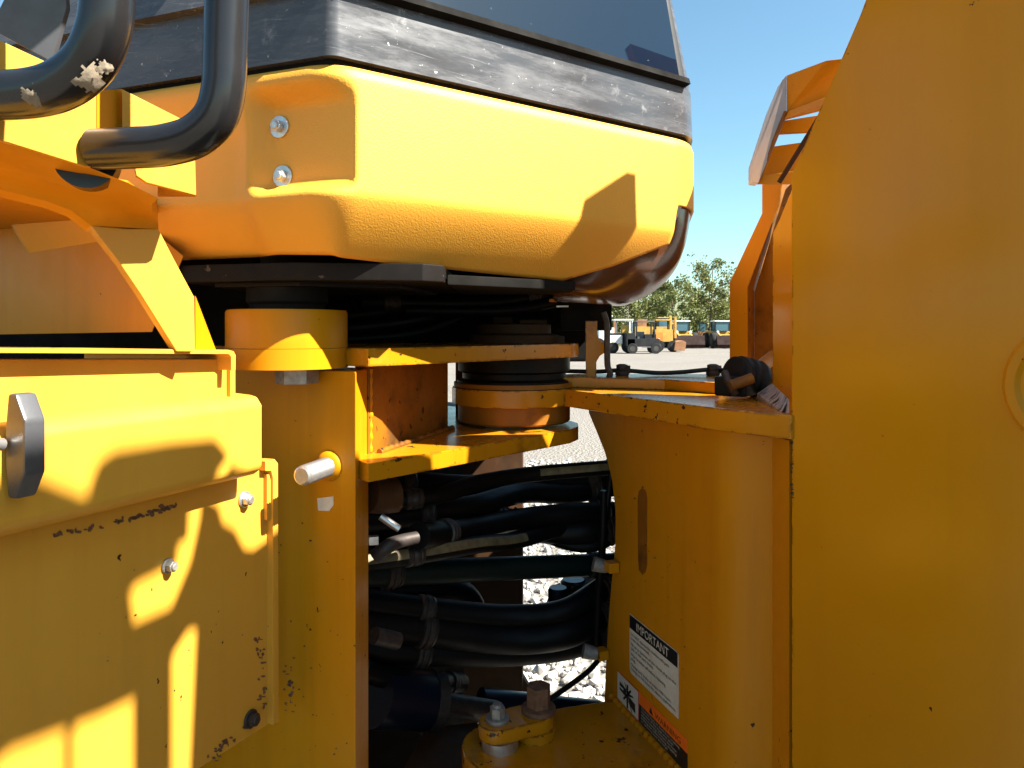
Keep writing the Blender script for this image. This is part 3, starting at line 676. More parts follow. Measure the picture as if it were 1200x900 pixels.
lathe('filler_cap', 'steel_blue', L, at(672, 696, 1.8), (0,0,1), [(.032, 0), (.032, .03), (.026, .036), (0, .036)], 28)
prism('valve_block', 'dark_inside', L, [at(640, 706, 1.78), at(712, 682, 1.7), at(712, 720, 1.7), at(640, 730, 1.78)], (.02, .12, 0), .003)

weld(column, [Vector((-.2045, 1.064, EYE-.175)), Vector((-.2045, 1.064, EYE-.052))], .004, 4)
weld(lo, [Vector((-.190, 1.06, EYE-.1745)), Vector((-.105, 1.325, EYE-.1745))], .0045, 5, 'yellow_dirty')
# stud, tape scrap on the column
st0 = CB.px(386, 546, .001)
sdir = Vector((-.30, -.954, -.02)).normalized()
bm = bmesh.new(); pr = []
Ls = .066
for k in range(40):
    h = Ls*k/39; pr.append((.0122+(.0009 if k % 2 else -.0004)*(1 if k < 36 else 0)-(.0025 if k == 39 else 0), h))
bm_lathe(bm, st0, sdir, pr, 24); st = finish(bm, 'stud', 'zinc', L, 25); tag(st, 'bright threaded stud sticking out of the column')
lathe('weld_bead', 'yellow', st, st0, sdir, [(.021, 0), (.019, .004), (.014, .007)], 20)
pz = [(372, 584), (391, 581.5), (391, 592), (386, 599), (373, 598)]
prism('tape_scrap', 'paper', L, [CB.px(x, y, .0003) for x, y in pz], CB.n*.0006, 0, smooth=0)['label'] = 'torn scrap of paper label on the column'

# ---- storage box left of the column
BX = Plane((-.313, .93), (-.4, -.916)); 
if BX.n.x < 0: BX.n = -BX.n
def bxp(px, py, off=0):
    r = ray(px, py); v = r*((BX.n.dot(BX.p)+off)/BX.n.dot(r)); v.z += EYE; return v
def bslab(name, mat, parent, pts, off, th, bevel=.0015):
    return prism(name, mat, parent, [bxp(x, y, off) for x, y in pts], BX.n*-th, bevel)
sb_ = bslab('storage_box', 'yellow_sunlit', L, [(-420, 432), (-60, 421), (266, 421), (266, 470), (-60, 520), (-420, 565)], -.005, .05); tag(sb_, 'bright yellow sheet metal storage box beside the cab steps')
lid = bslab('lid_lip', 'yellow_sunlit', sb_, [(-420, 414.5), (-60, 407.5), (268, 410), (274, 411.5), (276.5, 416), (276.5, 434), (271, 434), (271, 418), (268, 415), (-60, 413.5), (-420, 422.5)], .016, .25, .0012)
# door with folded top edge: profile swept along the box
def sweep(name, mat, parent, u0, u1, prof, bevel=.0015):   # prof: (off, z) closed outline
    bm = bmesh.new(); a = [BX.uz(u0, z, o) for o, z in prof]
    bm_prism(bm, a, BX.d*(u1-u0)); return finish(bm, name, mat, parent, 30, bevel, 3)
v = bxp(308, 463, .018); uD = (v-BX.p).xy.dot(BX.d.xy); zt_ = v.z-EYE; zb_ = bxp(309, 545, .018).z-EYE
door = sweep('door', 'yellow_sunlit', sb_, uD, uD+.55, [(.018, zb_), (.018, zt_-.012), (.010, zt_-.002), (.0, zt_), (-.03, zt_+.002), (-.03, zb_-.002), (.006, zb_-.012), (.014, zb_-.006)], .004)
tag(door, 'box door with a rounded top fold')
low_p = bslab('lower_panel', 'yellow_sunlit', sb_, [(-420, 614), (-90, 560), (316, 540), (316, 848), (240, 896), (150, 960), (-90, 1100), (-420, 1324)], -.022, .012, .001)
tag(low_p, 'lower box panel with shadows of the added lift arm')
bslab('hinge_strip', 'yellow_sunlit', low_p, [(311, 541), (313, 538), (322, 538), (326, 543), (327, 846), (320, 850), (320, 560), (318, 552), (311, 552)], -.012, .016, .0012)
bslab('hinge_strip', 'yellow_sunlit', low_p, [(313, 556), (319, 556), (319, 610), (313, 610)], -.016, .006, .001)
bslab('side_wall', 'yellow_sunlit', sb_, [(270, 420), (276, 420), (276, 470), (270, 470)], .0, .10, .001)
for (x, y, mt, r) in ((286, 585, 'zinc', .0075), (196, 663, 'bolt_grey', .0062), (293, 842, 'bolt_dark', .0085)):
    bolt('bolt', mt, low_p, bxp(x, y, -.022), BX.n, r, .013, 1.35)
# T handle
hc = bxp(12, 521, .018)
th = bpy.data.objects.new('latch_handle', None)
bm = bmesh.new()
hz = Vector((0, 0, 1)); 
hp = [(-.044, .0), (-.044, .010), (-.022, .022), (.022, .022), (.044, .010), (.044, 0), (.014, -.004), (-.014, -.004)]
bm_prism(bm, [hc+hz*a_+BX.n*(b_+.006)-BX.d*(-.006) for a_, b_ in hp], BX.d*-.018)
T_ = finish(bm, 'latch_handle', 'plastic_black', door, 25, .003, 2); tag(T_, 'black plastic T handle of the box door')
tube('latch_pin', 'zinc', T_, [bxp(2, 521, .022), bxp(-10, 520, .024)], .0055, 12, straight=True)

prism('dark_backing', 'dark_inside', L, [at(-420, 250, 1.5), at(300, 300, 1.2), at(300, 430, 1.2), at(-420, 520, 1.5)], (0, .02, 0), 0)['label'] = 'dark backing sheet behind the steps'  # dark sheet added to stand for the shade in the gap
def flakes(name, fn, path, n, spread, size, parent, seed, mat='rust_bolt'):
    r3 = random.Random(seed); bm = bmesh.new()
    for k in range(n):
        t = r3.random()*(len(path)-1); i = int(t); f_ = t-i
        x = path[i][0]+(path[i+1][0]-path[i][0])*f_+r3.gauss(0, spread); y = path[i][1]+(path[i+1][1]-path[i][1])*f_+r3.gauss(0, spread)
        sx = size*r3.uniform(.4, 1.6); sy = size*r3.uniform(.4, 1.2); m_ = r3.randint(5, 8); a0 = r3.random()*6
        pts = [fn(x+sx*math.cos(a0+6.283*q/m_)*r3.uniform(.5, 1.2), y+sy*math.sin(a0+6.283*q/m_)*r3.uniform(.5, 1.2)) for q in range(m_)]
        bm.faces.new([bm.verts.new(p) for p in pts])
    return finish(bm, name, mat, parent, 0)
FB = lambda x, y: bxp(x, y, -.0215)
flakes('rust_scuffs', FB, [(56, 629), (110, 618), (160, 606), (208, 592)], 46, 1.6, 3.2, low_p, 1)
flakes('rust_scuffs', FB, [(303, 745), (306, 790), (309, 832)], 26, 2.4, 2.4, low_p, 2)
flakes('rust_scuffs', FB, [(245, 893), (268, 868), (293, 846)], 30, 3.0, 2.2, low_p, 3)
flakes('paint_chips', FB, [(20, 700), (120, 760), (250, 700), (280, 800)], 12, 45, 1.1, low_p, 4, 'rust_bolt')
FC = lambda x, y: CB.px(x, y, .0004)
flakes('rust_scuffs', FC, [(336, 770), (341, 800), (338, 835)], 26, 3.0, 2.0, column, 5)
flakes('paint_chips', FC, [(345, 600), (385, 700), (360, 860), (410, 860)], 26, 22, 1.2, column, 6, 'decal_black')
FT_ = lambda x, y: TP.px(x, y, .0004)
flakes('paint_chips', FT_, [(960, 150), (1150, 120), (1000, 400), (1120, 500), (980, 800), (1150, 860)], 14, 40, 1.0, tower, 7, 'decal_black')
flakes('paint_chips', FT_, [(928, 480), (928, 545), (929, 585)], 34, .5, 1.6, tower, 8, 'decal_black')
FW = lambda x, y: WB.px(x, y, .0004)
flakes('paint_chips', FW, [(740, 560), (770, 640), (800, 720), (770, 850)], 16, 14, 1.0, web, 9, 'decal_black')
# ---- steps and handrail brackets
STp = (-.36, .78); STn = (.70, -.714)
def st(px, py, off=0): return pxpl(STp, STn, px, py, off)
stn = Vector((STn[0], STn[1], 0)).normalized()
leg_ = [(150, 268), (186, 268), (205, 305), (228, 348), (229, 412), (207, 412), (190, 385), (165, 345), (140, 308), (118, 280), (106, 264)]
step = prism('step_frame', 'yellow_sunlit', L, [st(x, y) for x, y in leg_], stn*-.018, .002); tag(step, 'slanted yellow step frame leg lit by the sun')
bm = bmesh.new(); tp_ = [(-60, 150), (0, 166), (60, 182), (110, 198), (150, 214), (185, 232)]; bt_ = [(-60, 208), (0, 222), (55, 236), (84, 247), (106, 264.5), (186, 268.5)]
rows = []
for k in range(7):
    t = k/6; o_ = .085*(1-t)**1.6
    rows.append([bm.verts.new(st(a[0]+(b_[0]-a[0])*t, a[1]+(b_[1]-a[1])*t, o_)) for a, b_ in zip(tp_, bt_)])
for a, b_ in zip(rows, rows[1:]):
    for i in range(5): bm.faces.new((a[i], a[i+1], b_[i+1], b_[i]))
ret = bmesh.ops.extrude_face_region(bm, geom=bm.faces[:])
for e in ret['geom']:
    if isinstance(e, bmesh.types.BMVert): e.co += Vector((-.012, .012, -.004))
tag(finish(bm, 'step_beam', 'yellow', L, 50, .001), 'shaded curved beam above the step leg')
prism('step_side', 'yellow', step, [st(229, 346, -.02), st(254, 412, -.05), st(229, 412, -.02)], stn*-.01, .001)
tag(prism('step_back', 'yellow', L, [at(-60, 150, 1.15), at(95, 200, 1.03), at(215, 300, .95), at(178, 389, .97), at(-60, 393, 1.15)], (-.006, .014, 0), .001), 'shaded orange panel behind the step arch')
prism('recess_roof', 'yellow', L, [Vector((-.55, .60, EYE+.150)), Vector((-.415, .80, EYE+.150)), Vector((-.47, 1.0, EYE+.150)), Vector((-1.0, 1.22, EYE+.150))], (0, 0, .012), .001)['label'] = 'underside of the plate added to shade the step recess'  # added roof that keeps sky light out of the step recess
pA = prism('rail_bracket', 'yellow_sunlit', L, [at(x, y, .58+.0006*x) for x, y in [(-30, 33), (62, 76), (113, 105), (113, 188), (108, 195), (100, 195), (8, 166), (-30, 160)]], (-.004, .006, 0), .0012)
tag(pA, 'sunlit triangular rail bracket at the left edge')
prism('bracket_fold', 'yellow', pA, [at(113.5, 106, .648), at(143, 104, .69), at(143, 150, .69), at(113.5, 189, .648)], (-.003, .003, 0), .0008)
pB = prism('rail_bracket', 'yellow_sunlit', L, [at(x, y, .68+.0007*(x-143)) for x, y in [(143, 104), (220, 143), (228, 150), (230, 229), (172, 214), (160, 206), (157, 190), (143, 185)]], (-.004, .006, 0), .0012)
tag(pB, 'sunlit rail bracket behind the second handrail')
prism('bracket_fold', 'yellow', pB, [at(184, 230, .80), at(230, 229.8, .742), at(184, 217, .71)], (0, .004, 0), .0006)
R1 = .0178
r1 = tube('handrail', 'rail_black', L, [at(128, -640, .52)+Vector((0, .42, .02)), at(128, -680, .52)+Vector((0, .06, 0)), at(128, -620, .52), at(128, -300, .52), at(128, -120, .52), at(127, -60, .52), at(126, 0, .52), at(120, 40, .522), at(102, 76, .528), at(70, 100, .535), at(30, 110, .54), at(-40, 113, .55), at(-120, 113, .56)], R1, 28, 8); tag(r1, 'black tube handrail with mud smears on its bend')
r2 = tube('handrail', 'rail_black', L, [at(268, -480, .624)+Vector((0, .32, .02)), at(268, -520, .624)+Vector((0, .05, 0)), at(268, -470, .624), at(268, -250, .624), at(268, -120, .624), at(268, -60, .624), at(266, 0, .624), at(264, 60, .624), at(262, 105, .624), at(252, 138, .626), at(228, 160, .63), at(195, 170, .635), at(160, 173, .64), at(112, 175, .648)], R1, 28, 8); tag(r2, 'black tube handrail bending left into its bracket')
lathe('rail_foot', 'rail_black', r2, at(100, 186, .66), (-.3, .9, .0), [(.026, 0), (.026, .02), (.022, .03)], 32)
lathe('rail_plug', 'yellow', r2, at(133, 158, .69), (-.1, -1, 0), [(.018, 0), (.018, .004)], 28)
def mudpatch(parent, c, nrm, r, seed):
    rs2 = random.Random(seed); bm = bmesh.new(); n = Vector(nrm).normalized(); a = n.orthogonal().normalized(); b3 = n.cross(a)
    g = []
    NN = 17
    for i in range(NN):
        for j in range(NN): g.append(((i-8)/8, (j-8)/8))
    vs_ = {}
    def shape(x, y): return math.hypot(x, y)+.55*noise.noise(Vector((x*2.3+seed*7, y*2.3, seed)))+.25*noise.noise(Vector((x*6+seed, y*6, seed*3)))
    for i, (x, y) in enumerate(g):
        d = shape(x, y); h = .0004+.0016*max(0, .75-d)+rs2.uniform(0, .0005)
        xx = x*r; yy = y*r*.85
        vs_[i] = bm.verts.new(Vector(c)+a*xx+b3*yy+n*(h-(xx*xx*.5+yy*yy*.5)/R1*.6))
    for i in range(NN-1):
        for j in range(NN-1):
            q = [i*NN+j, (i+1)*NN+j, (i+1)*NN+j+1, i*NN+j+1]
            if all(shape(*g[k]) < .82 for k in q): bm.faces.new([vs_[k] for k in q])
    bmesh.ops.delete(bm, geom=[v for v in bm.verts if not v.link_faces], context='VERTS')
    finish(bm, 'mud_smear', 'mud', parent, 60)
def rail_surf(px, py, Y):                        # a point of the rail's camera-side skin
    c0 = at(px, py, Y); v = (Vector((0, 0, EYE))-c0).normalized(); return c0+v*(R1-.0003), v
c_, n_ = rail_surf(43, 112, .537); mudpatch(r1, c_, n_+Vector((0, 0, -.25)), .013, 1)
c_, n_ = rail_surf(105, 92, .525); mudpatch(r1, c_, n_+Vector((.25, 0, -.3)), .014, 2)
c_, n_ = rail_surf(122, 80, .522); mudpatch(r1, c_, n_+Vector((.45, 0, -.1)), .008, 3)

# ---- cab
KC = .972; iR = 151
C0 = Vector((-.21, .86))*KC; CR = Vector((.305, 1.23))*KC; CLf = Vector((-.74, 1.065))*KC; CB2 = CR+Vector((.18, .984)).normalized()*.7
def path_points(ra=.035, rb=.05):
    def rnd(P, A_, B_, r, n):
        a = (A_-P).normalized(); b4 = (B_-P).normalized(); s = P+a*r; e = P+b4*r
        return [s*(1-t)**2+P*2*t*(1-t)+e*t*t for t in [k/n for k in range(n+1)]]
    pts = [CLf]
    k1 = rnd(C0, CLf, CR, ra, 10); k2 = rnd(CR, C0, CB2, rb, 10)
    def seg(a, b4, n): return [a+(b4-a)*k/n for k in range(1, n)]
    out = [CLf]+seg(CLf, k1[0], 70)+k1+seg(k1[-1], k2[0], 70)+k2+seg(k2[-1], CB2, 24)+[CB2]
    return out
PP = path_points()
def path_n(i):
    t = (PP[min(i+1, len(PP)-1)]-PP[max(i-1, 0)]).normalized(); return Vector((t.y, -t.x))
def sstep(a, b4, x):
    t = max(0, min(1, (x-a)/(b4-a))); return t*t*(3-2*t)
def pxof(p): return 600+p.x/p.y*F
PN2 = Vector((-.361, -.933)).normalized()
bm = bmesh.new(); rows = []
zs = [k/44 for k in range(45)]
ZT, ZC = .313*KC, .163*KC
for i, p in enumerate(PP):
    n = path_n(i); col = []
    px = pxof(p); past = max(0, i-(len(PP)-36))/36
    fr = max(0, min(1, (px-300)/390)) if i < len(PP)-34 else 1
    zb = (.096-.020*fr)*KC
    # underside sweeps up at the right end of the corner panel
    px_ = px if i < iR else 830
    if px_ > 690:
        kn = [(690, 0), (740, .026), (793, .066), (806, .090), (812, .115), (840, .135)]
        for (a0, b0), (a1, b1) in zip(kn, kn[1:]):
            if a0 <= px_ <= a1: zb += (b0+(b1-b0)*(px_-a0)/(a1-a0))*KC
    for t in zs:
        z = ZT+(zb-ZT)*t
        inset = 0.0
        if z < ZC:
            w = (ZC-z)/(ZC-.088); inset = .046*min(w, 1.15)**1.3
        inset += .004*sstep(ZT-.012, ZT, z)           # rolled top edge
        # bolted pocket at the corner
        pk = sstep(283, 306, px)*(1-sstep(408, 424, px))*sstep(.156, .178, z)*(1-sstep(.264, .292, z))
        pk *= 1 if i < 100 else 0
        # panel left of the pocket sits further back
        inset += .016*(1-sstep(262, 300, px+ (z-.1)*0))*sstep(.30, .22, z) if px < 305 else 0
        q = p-n*inset
        dpl = (p-C0).dot(PN2)
        if pk > 0 and dpl > -.026: q = q-PN2*(dpl+.026)*pk
        col.append(bm.verts.new((q.x, q.y, EYE+z)))
    rows.append(col)
for a, b2 in zip(rows, rows[1:]):
    for k in range(len(zs)-1): bm.faces.new((a[k], b2[k], b2[k+1], a[k+1]))
bmesh.ops.recalc_face_normals(bm, faces=bm.faces)
me = bpy.data.meshes.new('cab_skirt'); bm.to_mesh(me); bm.free()
for p in me.polygons: p.use_smooth = True
skirt = link(me, 'cab_skirt', 'yellow_plastic', L); tag(skirt, 'moulded yellow cab skirt with grained finish and sunlit corner')
sm_ = skirt.modifiers.new('thickness', 'SOLIDIFY'); sm_.thickness = .006; sm_.offset = -1 if me.polygons[len(me.polygons)//2].normal.y < 0 else 1
for (x, y) in ((328, 149), (332, 207)):
    pn = Vector((-.361, -.933, 0)).normalized()
    b5 = pxpl((C0.x, C0.y), pn, x, y, -.026)
    bolt('bolt', 'zinc', skirt, b5, pn, .0078, .012, 1.75)
# black panels above the skirt: swept from the same plan, leaning inwards
P2 = path_points(.012, .03)
def path_n2(i):
    t = (P2[min(i+1, len(P2)-1)]-P2[max(i-1, 0)]).normalized(); return Vector((t.y, -t.x))
def band(name, mat, z0, z1, ins0, ins1, i0, i1, th, parent=L, nz=3, gap=0):
    bm = bmesh.new(); rows = []
    for i in range(i0, i1+1):
        p = P2[i]; n = path_n2(i); col = []
        for k in range(nz+1):
            t = k/nz; q = p-n*(ins0+(ins1-ins0)*t); col.append(bm.verts.new((q.x, q.y, EYE+z0+(z1-z0)*t)))
        rows.append(col)
    for a, b2 in zip(rows, rows[1:]):
        for k in range(nz): bm.faces.new((a[k], b2[k], b2[k+1], a[k+1]))
    bmesh.ops.recalc_face_normals(bm, faces=bm.faces)
    me = bpy.data.meshes.new(name); bm.to_mesh(me); bm.free()
    o = link(me, name, mat, parent); s_ = o.modifiers.new('thickness', 'SOLIDIFY'); s_.thickness = th
    s_.offset = -1
    return o
NP = len(PP); ic = 70
bp_ = band('seal_gap', 'dark_inside', .300, .3135, .012, .012, 0, NP-1, .01)
ZW = .3905
pan = band('cab_panel', 'black_panel', .3130, ZW, .003, .006, 0, NP-1, .012); tag(pan, 'scuffed glossy black lower cab panel')
wf0 = 84; wf1 = iR+1
gl = band('cab_window', 'glass', ZW+.008, .95, .012, .125, wf0+4, wf1-2, .006); tag(gl, 'dark corner window of the cab reflecting blue sky')
band('window_seal', 'dark_inside', ZW-.001, ZW+.0085, .005, .008, wf0, wf1, .012, gl)
band('window_seal', 'rubber', ZW+.0135, .95, .007, .120, wf1-2, wf1+1, .012, gl)
pil = band('cab_pillar', 'black_panel', ZW-.0005, .95, .006, .115, 0, wf0+3, .012); tag(pil, 'black cab corner pillar and side panel')
band('cab_pillar', 'black_panel', ZW-.0005, .95, .006, .115, wf1+1, NP-1, .012)
# grey plate on the cab side behind the handrails
prism('kick_plate', 'plastic_black', pil, [at(-10, 28, .80), at(18, -30, .80), at(75, -30, .82), at(78, 8, .82), at(60, 72, .82), at(0, 40, .80)], (0, .008, 0), .002)
# roof and back of the cab, out of the picture, keep light from falling through
inner = [p-path_n(i)*.03 for i, p in enumerate(PP)]
def cappl(name, mat, z, ins, zth=.01):
    pts = [PP[i]-path_n(i)*ins for i in range(0, NP, 4)]+[PP[-1]-path_n(NP-1)*ins]
    pl = [(p.x, p.y) for p in pts]+[(CB2.x-.9, CB2.y+.35), (CLf.x-.1, CLf.y+.9)]
    return plate(name, mat, L, pl, z, z+zth, 0)
cappl('cab_roof', 'black_panel', .95, .13)
cappl('cab_interior', 'dark_inside', .40, .03)
cappl('cab_floor', 'dark_inside', .125, .075)['label'] = 'dark underside of the cab'
# chin cover under the right end of the skirt
def loft(name, mat, parent, curves, n=10, th=.004, smooth=60):
    bm = bmesh.new(); rows = []
    for c in curves:
        sp = spline([at(*p) for p in c], n); rows.append([bm.verts.new(p) for p in sp])
    for a, b2 in zip(rows, rows[1:]):
        for i in range(len(a)-1): bm.faces.new((a[i], a[i+1], b2[i+1], b2[i]))
    bmesh.ops.recalc_face_normals(bm, faces=bm.faces)
    return finish(bm, name, mat, parent, smooth)
chin = loft('chin_cover', 'shaded_chin', L, [
    [(640, 318, 1.15), (695, 318, 1.15), (740, 300, 1.155), (772, 280, 1.18), (793, 256, 1.19), (804, 228, 1.205)],
    [(642, 331, 1.155), (698, 335, 1.16), (746, 316, 1.17), (780, 292, 1.19), (800, 268, 1.205), (809, 236, 1.22)],
    [(645, 342, 1.20), (702, 348, 1.20), (752, 336, 1.22), (786, 314, 1.24), (802, 290, 1.26), (810, 248, 1.27)],
    [(650, 352, 1.26), (706, 356, 1.26), (746, 352, 1.27), (778, 332, 1.29), (798, 302, 1.31), (808, 256, 1.33)],
    [(650, 354, 1.45), (706, 357.5, 1.45), (735, 357, 1.45), (768, 338, 1.45), (792, 306, 1.45), (806, 250, 1.45)]])
tag(chin, 'glossy chin moulding under the cab corner, shade put into its brown colour')
# cab mounting bracket and things under the floor
tag(plate('mount_bracket', 'black_steel', L, [(-.43, .96), (-.27, .912), (-.112, .932), (-.088, .955), (-.088, 1.25), (-.43, 1.25)], .062, .084, .002), 'black steel cab mounting bracket resting on the rubber mount')
plate('bracket_plate', 'black_steel', L, [(-.39, .97), (-.27, .94), (-.15, 1.0), (-.12, 1.2), (-.39, 1.2)], .0625-.006, .0618, .001)
plate('shade_beam', 'dark_inside', L, [(-.085, .975), (.015, 1.05), (.095, 1.11), (.095, 1.25), (-.085, 1.25)], .060, .0735, .002)['label'] = 'dark beam added under the cab floor for shade'  # added to keep sun off the upper hinge plate
box('transmission_block', 'dark_inside', L, at(500, 372, 1.75), (.75, .3, .20), (1, .1), .01)['label'] = 'dark housing under the cab floor'
box('valve_block', 'dark_inside', L, at(684, 371, 1.48), (.10, .10, .056), (1, 0), .003)
box('mounting_pad', 'brown_steel', L, at(622, 388, 1.46), (.055, .05, .045), (1, .2), .003)
box('mounting_pad', 'brown_steel', L, at(636, 399, 1.40), (.075, .05, .018), (1, .1), .003)
box('mounting_pad', 'brown_steel', L, at(588, 385, 1.55), (.04, .05, .05), (1, .1), .003)
for k, (x0, y0, x1, y1, r) in enumerate(((410, 385, 560, 350, .012), (420, 395, 540, 372, .009), (470, 350, 640, 345, .014), (520, 360, 660, 352, .010), (415, 370, 500, 340, .011))):
    hose([(x0-45, y0+4, 1.35), ((x0+x1)/2, (y0+y1)/2+8, 1.4), (x1, y1, 1.45)], r)
tube('lever', 'bolt_grey', L, [at(676, 346, 1.3), at(690, 343, 1.3), at(702, 340, 1.31)], .004, 8)
box('amber_tag', 'far_orange', L, at(648, 352, 1.35), (.014, .01, .006), (1, 0), .001)
box('latch_plate', 'zinc', L, at(659, 359, 1.36), (.022, .01, .003), (1, 0), .0005)

# ================================================================ machines across the yard
def gpt(px, D): return Vector(((px-600)/F*D, D, 0))
def wheel(root, c, r, w, ax=(1, 0, 0), name='wheel', rimm='far_rim'):
    t = lathe(name, 'far_tyre', root, c-Vector(ax)*w/2, ax, [(r*.55, 0), (r*.95, 0), (r, w*.15), (r, w*.85), (r*.95, w), (r*.55, w)], 20)
    lathe('rim', rimm, t, c-Vector(ax)*w*.52, ax, [(r*.5, 0), (r*.5, w*1.04)], 14)
    return t
def loader(px, D, label, body='far_yellow', bucket='far_bucket', w=2.6, rot=0, cabw=1.3):
    o = gpt(px, D); r = thing('parked_loader', label, 'loader', o, 'machines parked across the yard')
    B = lambda n, m, x, y, z, sx, sy, sz, par=r, bev=.05: box(n, m, par, o+Vector((x, y, z)), (sx, sy, sz), (math.cos(rot), math.sin(rot)), bev)
    bm = bmesh.new()
    pr_ = [(-1.0, .05), (-1.15, .35), (-.9, 1.15), (-.75, 1.15), (-.95, .4), (-.85, .12), (-.1, .1), (-.1, .05)]
    bm_prism(bm, [o+Vector((-w/2, y-1.0, z)) for y, z in pr_], (w, 0, 0))
    bu = finish(bm, 'bucket', bucket, r, 30, .01)
    for sx in (-w/2, w/2-.04):
        prism('bucket_side', bucket, bu, [o+Vector((sx, y-1.0, z)) for y, z in ((-1.14, .36), (-.88, 1.14), (-.12, .1), (-.95, .06))], (.04, 0, 0), .01)
    for sx in (-.55, .55): prism('lift_arm', body, r, [o+Vector((sx-.09, -1.6, .55)), o+Vector((sx-.09, -1.6, .85)), o+Vector((sx-.09, .6, 1.45)), o+Vector((sx-.09, .6, 1.15))], (.18, 0, 0), .02)
    B('front_frame', body, 0, .2, .9, 1.1, 1.2, .7); B('rear_body', body, 0, 2.6, 1.15, 1.7, 2.2, .8)
    cb = B('cab', 'far_glass', 0, 1.5, 1.95, cabw, 1.3, .85); B('cab_roof', 'far_white', 0, 1.5, 2.42, cabw+.2, 1.5, .10, cb)
    for sx in (-1, 1):
        for sy in (-1, 1): B('cab_post', 'far_black', sx*cabw/2, 1.5+sy*.65, 1.95, .1, .1, .9, cb, .01)
        B('headlight', 'far_white', sx*.6, .3, 1.45, .2, .2, .18)
        for y in (.3, 2.8): wheel(r, o+Vector((sx*.95, y, .7)), .7, .5)
    return r
loader(802, 66, 'wheel loader with dark bucket and blue glass cab, left of the two under the trees')
loader(850, 66, 'wheel loader with dark bucket partly hidden behind the tower flange')
def machine(name, label, cat, px, D, parts):
    o = gpt(px, D); r = thing(name, label, cat, o, 'machines parked across the yard')
    for p in parts:
        if p[0] == 'wheel': wheel(r, o+Vector(p[1]), p[2], p[3], p[4] if len(p) > 4 else (0, 1, 0))
        elif p[0] == 'prism': prism(p[1], p[2], r, [o+Vector((x, p[4], z)) for x, z in p[3]], (0, p[5], 0), .02)
        else: box(p[0], p[1], r, o+Vector(p[2]), p[3], p[4] if len(p) > 4 else (1, 0), .03)
    return r
machine('forklift', 'low black rough terrain forklift with roll cage, in the gap under the cab', 'forklift', 752, 51, [
    ('body', 'far_black', (0, 0, .75), (2.2, 1.4, .55)), ('counterweight', 'far_black', (-.85, 0, .95), (.6, 1.4, .9)), ('seat', 'far_grey', (-.1, 0, 1.25), (.5, .5, .5)),
    ('engine_hood', 'far_black', (.5, 0, 1.15), (.8, 1.1, .35)), ('roof', 'far_grey', (.15, 0, 2.2), (1.3, 1.2, .08)), ('post', 'far_black', (-.45, -.55, 1.7), (.1, .1, 1.0)), ('post', 'far_black', (.75, -.55, 1.7), (.1, .1, 1.0)),
    ('post', 'far_black', (-.45, .55, 1.7), (.1, .1, 1.0)), ('post', 'far_black', (.75, .55, 1.7), (.1, .1, 1.0)),
    ('wheel', (-.75, -.6, .35), .36, .3), ('wheel', (.85, -.6, .35), .36, .3), ('wheel', (-.75, .6, .35), .36, .3), ('wheel', (.85, .6, .35), .36, .3), ('step', 'far_grey', (.2, -.75, .45), (.6, .1, .06)), ('headlight', 'far_white', (1.1, -.4, .95), (.08, .2, .2))])
machine('compact_loader', 'small yellow and tan loader with tilted bucket beside the black forklift', 'loader', 781, 55, [
    ('body', 'far_yellow', (-.3, 0, 1.2), (1.3, 1.2, .9)), ('hood', 'far_orange', (-.65, -.1, 1.15), (.6, 1.1, .7)), ('prism', 'bucket', 'far_tan', [(.35, .12), (1.15, .1), (1.25, .7), (1.0, .85), (.45, .75)], -1.0, 1.5),
    ('mast', 'far_yellow', (.3, 0, 1.75), (.16, .2, 1.7)), ('mast', 'far_yellow', (.65, 0, 1.8), (.16, .2, 1.6)), ('mast_bar', 'far_yellow', (.48, 0, 2.1), (.4, .14, .14)),
    ('wheel', (-.75, -.6, .45), .45, .3), ('wheel', (.35, -.6, .42), .42, .3), ('roof', 'far_yellow', (-.3, 0, 2.35), (1.2, 1.1, .1)), ('post', 'far_black', (-.8, 0, 1.95), (.1, .1, .8)), ('post', 'far_black', (.1, 0, 1.95), (.1, .1, .8))])
machine('white_tractor', 'white tractor with open canopy left of the black forklift', 'tractor', 726, 52, [
    ('body', 'far_black', (.1, 0, 1.0), (1.5, 1.2, .8)), ('hood', 'far_white', (-.35, -.3, .95), (.9, .8, .6)), ('canopy', 'far_white', (.2, 0, 2.32), (1.35, 1.3, .1)),
    ('post', 'far_white', (.8, -.55, 1.8), (.09, .09, 1.0)), ('post', 'far_grey', (-.3, -.55, 1.8), (.09, .09, 1.0)), ('post', 'far_white', (.8, .55, 1.8), (.09, .09, 1.0)), ('seat', 'far_yellow', (.35, -.2, 1.6), (.45, .45, .7)),
    ('wheel', (.55, -.6, .5), .5, .35), ('wheel', (-.55, -.6, .4), .4, .3), ('fender', 'far_white', (-.6, -.55, .75), (.5, .4, .1)), ('exhaust', 'far_white', (-.75, -.3, 1.7), (.14, .14, 1.4))])
machine('white_trailer', 'white and grey utility machine at the left end of the yard gap', 'machine', 686, 50, [
    ('body', 'far_white', (-.3, 0, 1.1), (1.2, 1.2, .9)), ('cab', 'far_glass', (.45, 0, 1.5), (.8, 1.1, 1.0)), ('roof', 'far_white', (.45, 0, 2.05), (1.0, 1.2, .1)), ('ladder', 'far_grey', (-.95, -.4, 1.2), (.12, .1, 1.6)),
    ('deck', 'far_grey', (.2, -.3, .6), (2.1, 1.0, .12)), ('wheel', (-.6, -.6, .4), .42, .3), ('wheel', (.75, -.6, .4), .42, .3), ('post', 'far_red', (-.3, 0, 1.8), (.2, .2, .6))])
